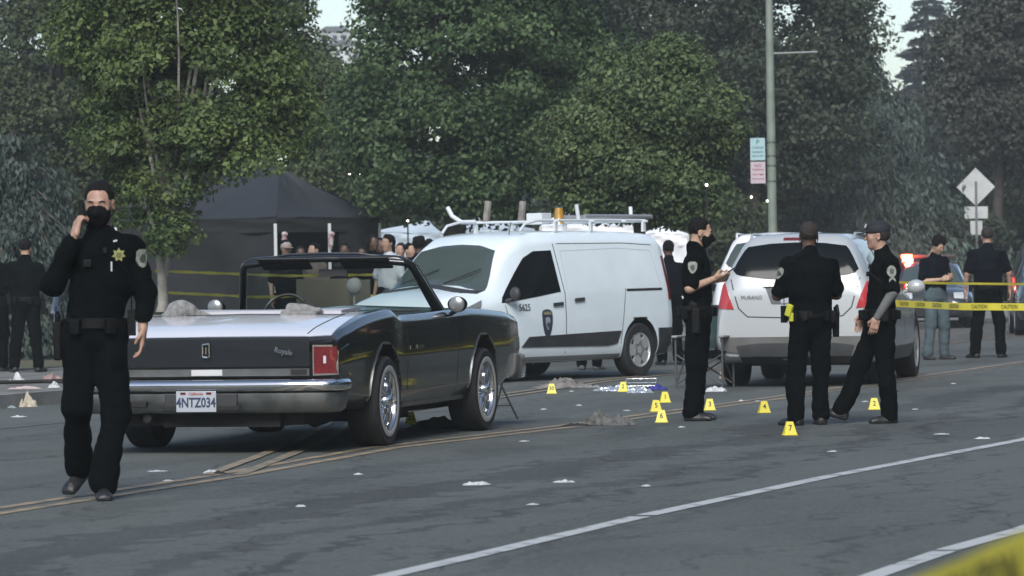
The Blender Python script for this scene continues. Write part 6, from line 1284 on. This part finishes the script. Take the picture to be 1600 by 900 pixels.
# kerbside rubbish at the left
blob('paper_bag', 42, 636, (.10, .08, .16), TAN, 'tan crumpled paper bag standing against the kerb face', 'bag', 60, tall=.1, n=6)
blob('plastic_bag', 28, 600, (.14, .09, .09), PLAS, 'white crumpled bag on top of the kerb', 'bag', 61, z=.14, tall=.1)
blob('paper_bag', 82, 596, (.14, .10, .10), mat('pinkish_paper', (.30, .20, .19), .8, bump=.3), 'reddish brown crumpled bag on the pavement behind the walking officer', 'bag', 62, z=.14)
blob('paper_sheet', 38, 608, (.20, .06, .03), mat('pale_pink_paper', (.45, .36, .35), .8, bump=.3), 'pinkish flat paper lying along the kerb top', 'litter', 63, z=.14)
blob('plastic_bag', 85, 606, (.07, .06, .06), PLAS, 'small white bag on the kerb top right of the pinkish paper', 'bag', 64, z=.14)
blob('plastic_wrap', 5, 638, (.14, .08, .05), mat('clear_wrap', (.25, .29, .31), .3), 'greyish plastic wrap in the gutter at the left edge', 'litter', 65)
blob('paper_scrap', 138, 624, (.06, .05, .07), PLAS, 'white crumpled paper by the kerb between the walking officer and the car', 'litter', 66, group='white scraps scattered on the road')
m = MB(); m.tube([(-.9, 0, .05), (0, .0, .045), (.9, .02, .05)], .022, 8); m.tube([(.2, 0, .04), (.55, -.1, .03)], .018, 6); o = m.build('folded_frame', GAP, None, 60); o.location = G(40, 603, .14); o.rotation_euler = (0, 0, R(20)); tag(o, 'long black folded metal frame lying along the kerb', 'frame')
# bench far on the lawn and red bag
bp = gz(95, 82, .16); be = empty('park_bench', bp, R(8), label='low grey park bench on the grass at the left', cat='bench')
BM = mat('bench_grey', (.20, .22, .23), .6)
for y in (-.12, 0, .12): m = MB(); m.box((0, y, .44), (.9, .05, .02)); m.build('slat', BM, be, bevel=.005)
for x in (-.7, .7): m = MB(); m.box((x, 0, .21), (.04, .16, .21)); m.build('leg', DKPLAS, be)
blob('red_bag', 80, 521, (.16, .12, .42), mat('red_cloth', (.20, .03, .045), .8, bump=.3), 'dark red bag standing on the grass left of the walking officer', 'bag', 70, z=.16, n=6)
# crates seen through the windscreen
for px, w, hh, col, lab in ((505, .38, .38, (.17, .15, .105), 'beige upright board seen through the left of the windscreen'), (545, .30, .37, (.14, .13, .10), 'dull tan box next to the beige board behind the windscreen')):
    p = gz(px, 57, .16); root = empty('display_board', p, R(-8), label=lab, cat='board'); m = MB(); m.box((0, 0, .35+hh), (w, .03, hh)); m.build('panel', mat('board_'+str(px), col, .8, var=.2, vscale=2), root, bevel=.01)
    for x in (-w*.8, w*.8): m = MB(); m.box((x, .04, .25), (.02, .02, .25)); m.build('leg', DKPLAS, root)
p = gz(553, 56.2, .16); m = MB(); m.ell((0, 0, 1.0), (.11, .11, .12), 18, 12); m.tube([(0, 0, .9), (0, 0, 0)], .015, 6); m.lathe([(0, 0), (.18, 0), (.18, .03), (0, .04)], 16, 'Z'); o = m.build('globe_stand', mat('pale_globe', (.40, .40, .37), .6, var=.1), None, 60); o.location = p; tag(o, 'pale round ball on a stand seen through the windscreen', 'ball')

# ---- camp chair and thin stand
cp = G(1102, 606); ch = empty('camp_chair', cp, R(160), label='folding chair with dark green fabric half hidden by the masked officer', cat='chair'); FRM = mat('chair_frame', (.10, .10, .10), .5, metal=.4); DG = mat('chair_green', (.012, .035, .034), .8, bump=.3, bscale=10)
L_ = .27
for x, y in ((-L_, -.2), (L_, -.2), (-L_, .22), (L_, .22)): m = MB(); m.tube([(x, y, 0), (x, y, .56 if y > 0 else .90)], .013, 8); m.build('leg', FRM, ch, 60)
for a_, b_ in (((-L_, -.2, .04), (L_, -.2, .38)), ((L_, -.2, .04), (-L_, -.2, .38)), ((-L_, .22, .04), (L_, .22, .38)), ((L_, .22, .04), (-L_, .22, .38)), ((-L_, -.2, .04), (-L_, .22, .38)), ((L_, .22, .04), (L_, -.2, .38))): m = MB(); m.tube([a_, b_], .009, 6); m.build('cross_brace', FRM, ch, 60)
cloth('seat', Vector((-L_, -.2, .40)), Vector((L_, -.2, .40)), Vector((L_, .22, .42)), Vector((-L_, .22, .42)), DG, ch, .08, fold=.006)
cloth('backrest', Vector((-L_, -.2, .45)), Vector((L_, -.2, .45)), Vector((L_, -.24, .92)), Vector((-L_, -.24, .92)), DG, ch, .04, fold=.012)
for x in (-L_, L_): m = MB(); m.box((x, .02, .575), (.035, .25, .014)); m.build('armrest', mat('armrest_grey', (.26, .26, .26), .6), ch, bevel=.01)
blob('tan_bag', 1133, 592, (.08, .06, .24), mat('tan_bag', (.30, .23, .19), .8, bump=.3), 'tan paper bag standing behind the camp chair legs', 'bag', 80, n=6)
tp = G(795, 655); st = empty('folding_stand', tp, 0, label='thin black folding stand leaning by the convertible\'s front wheel', cat='stand')
for a_, b_ in (((.08, .0, 0), (-.09, .1, .36)), ((-.14, .1, .0), (.0, .12, .52)), ((-.09, .1, .36), (.02, .12, .66))): m = MB(); m.tube([a_, b_], .009, 6); m.build('leg', GAP, st, 60)
m = MB(); m.tube([(.03, .03, .12), (-.12, .1, .12)], .005, 5); m.build('brace', GAP, st, 60)
# ---- small distant lamps
LAMP = mat('distant_lamp', (.9, .9, .8), .3, emit=(1, .93, .75, 2.5))
for i, (px, py, Y, lab) in enumerate(((546, 272, 88, 'left one of two small lit lamps above the tent'), (562, 271, 88, 'right one of two small lit lamps above the tent'), (637, 345, 86, 'small lit lamp above the pale blue tent'), (1104, 289, 64, 'small lit lamp right of the rounded tree'), (1174, 308, 80, 'small lit lamp below the pink parking sign'), (1199, 314, 80, 'small lit lamp against the lamp post'))):
    c = at(px, py, Y); root = empty('garden_lamp', (c.x, c.y, .2), label=lab, cat='lamp'); m = MB(); m.ell((0, 0, c.z-.2), (.022, .022, .022), 10, 8); m.build('bulb', LAMP, root, 60); m = MB(); m.tube([(0, .05, 0), (0, .05, c.z-.16)], .018, 6); m.build('pole', GAP, root)

# ---- evening haze
hz_ = MB(); hz_.box((0, 265, 14), (430, 285, 15.2)); hb = link('haze', hz_.mesh('haze')); tag(hb, kind='stuff')
hm = bpy.data.materials.new('haze'); hm.use_nodes = True; nt = hm.node_tree; nt.nodes.remove(nt.nodes['Principled BSDF']); pv = nt.nodes.new('ShaderNodeVolumePrincipled'); pv.inputs['Color'].default_value = (.84, .90, .88, 1); pv.inputs['Density'].default_value = .0010; pv.inputs['Anisotropy'].default_value = .2
nt.links.new(pv.outputs[0], nt.nodes['Material Output'].inputs['Volume']); hb.data.materials.append(hm)
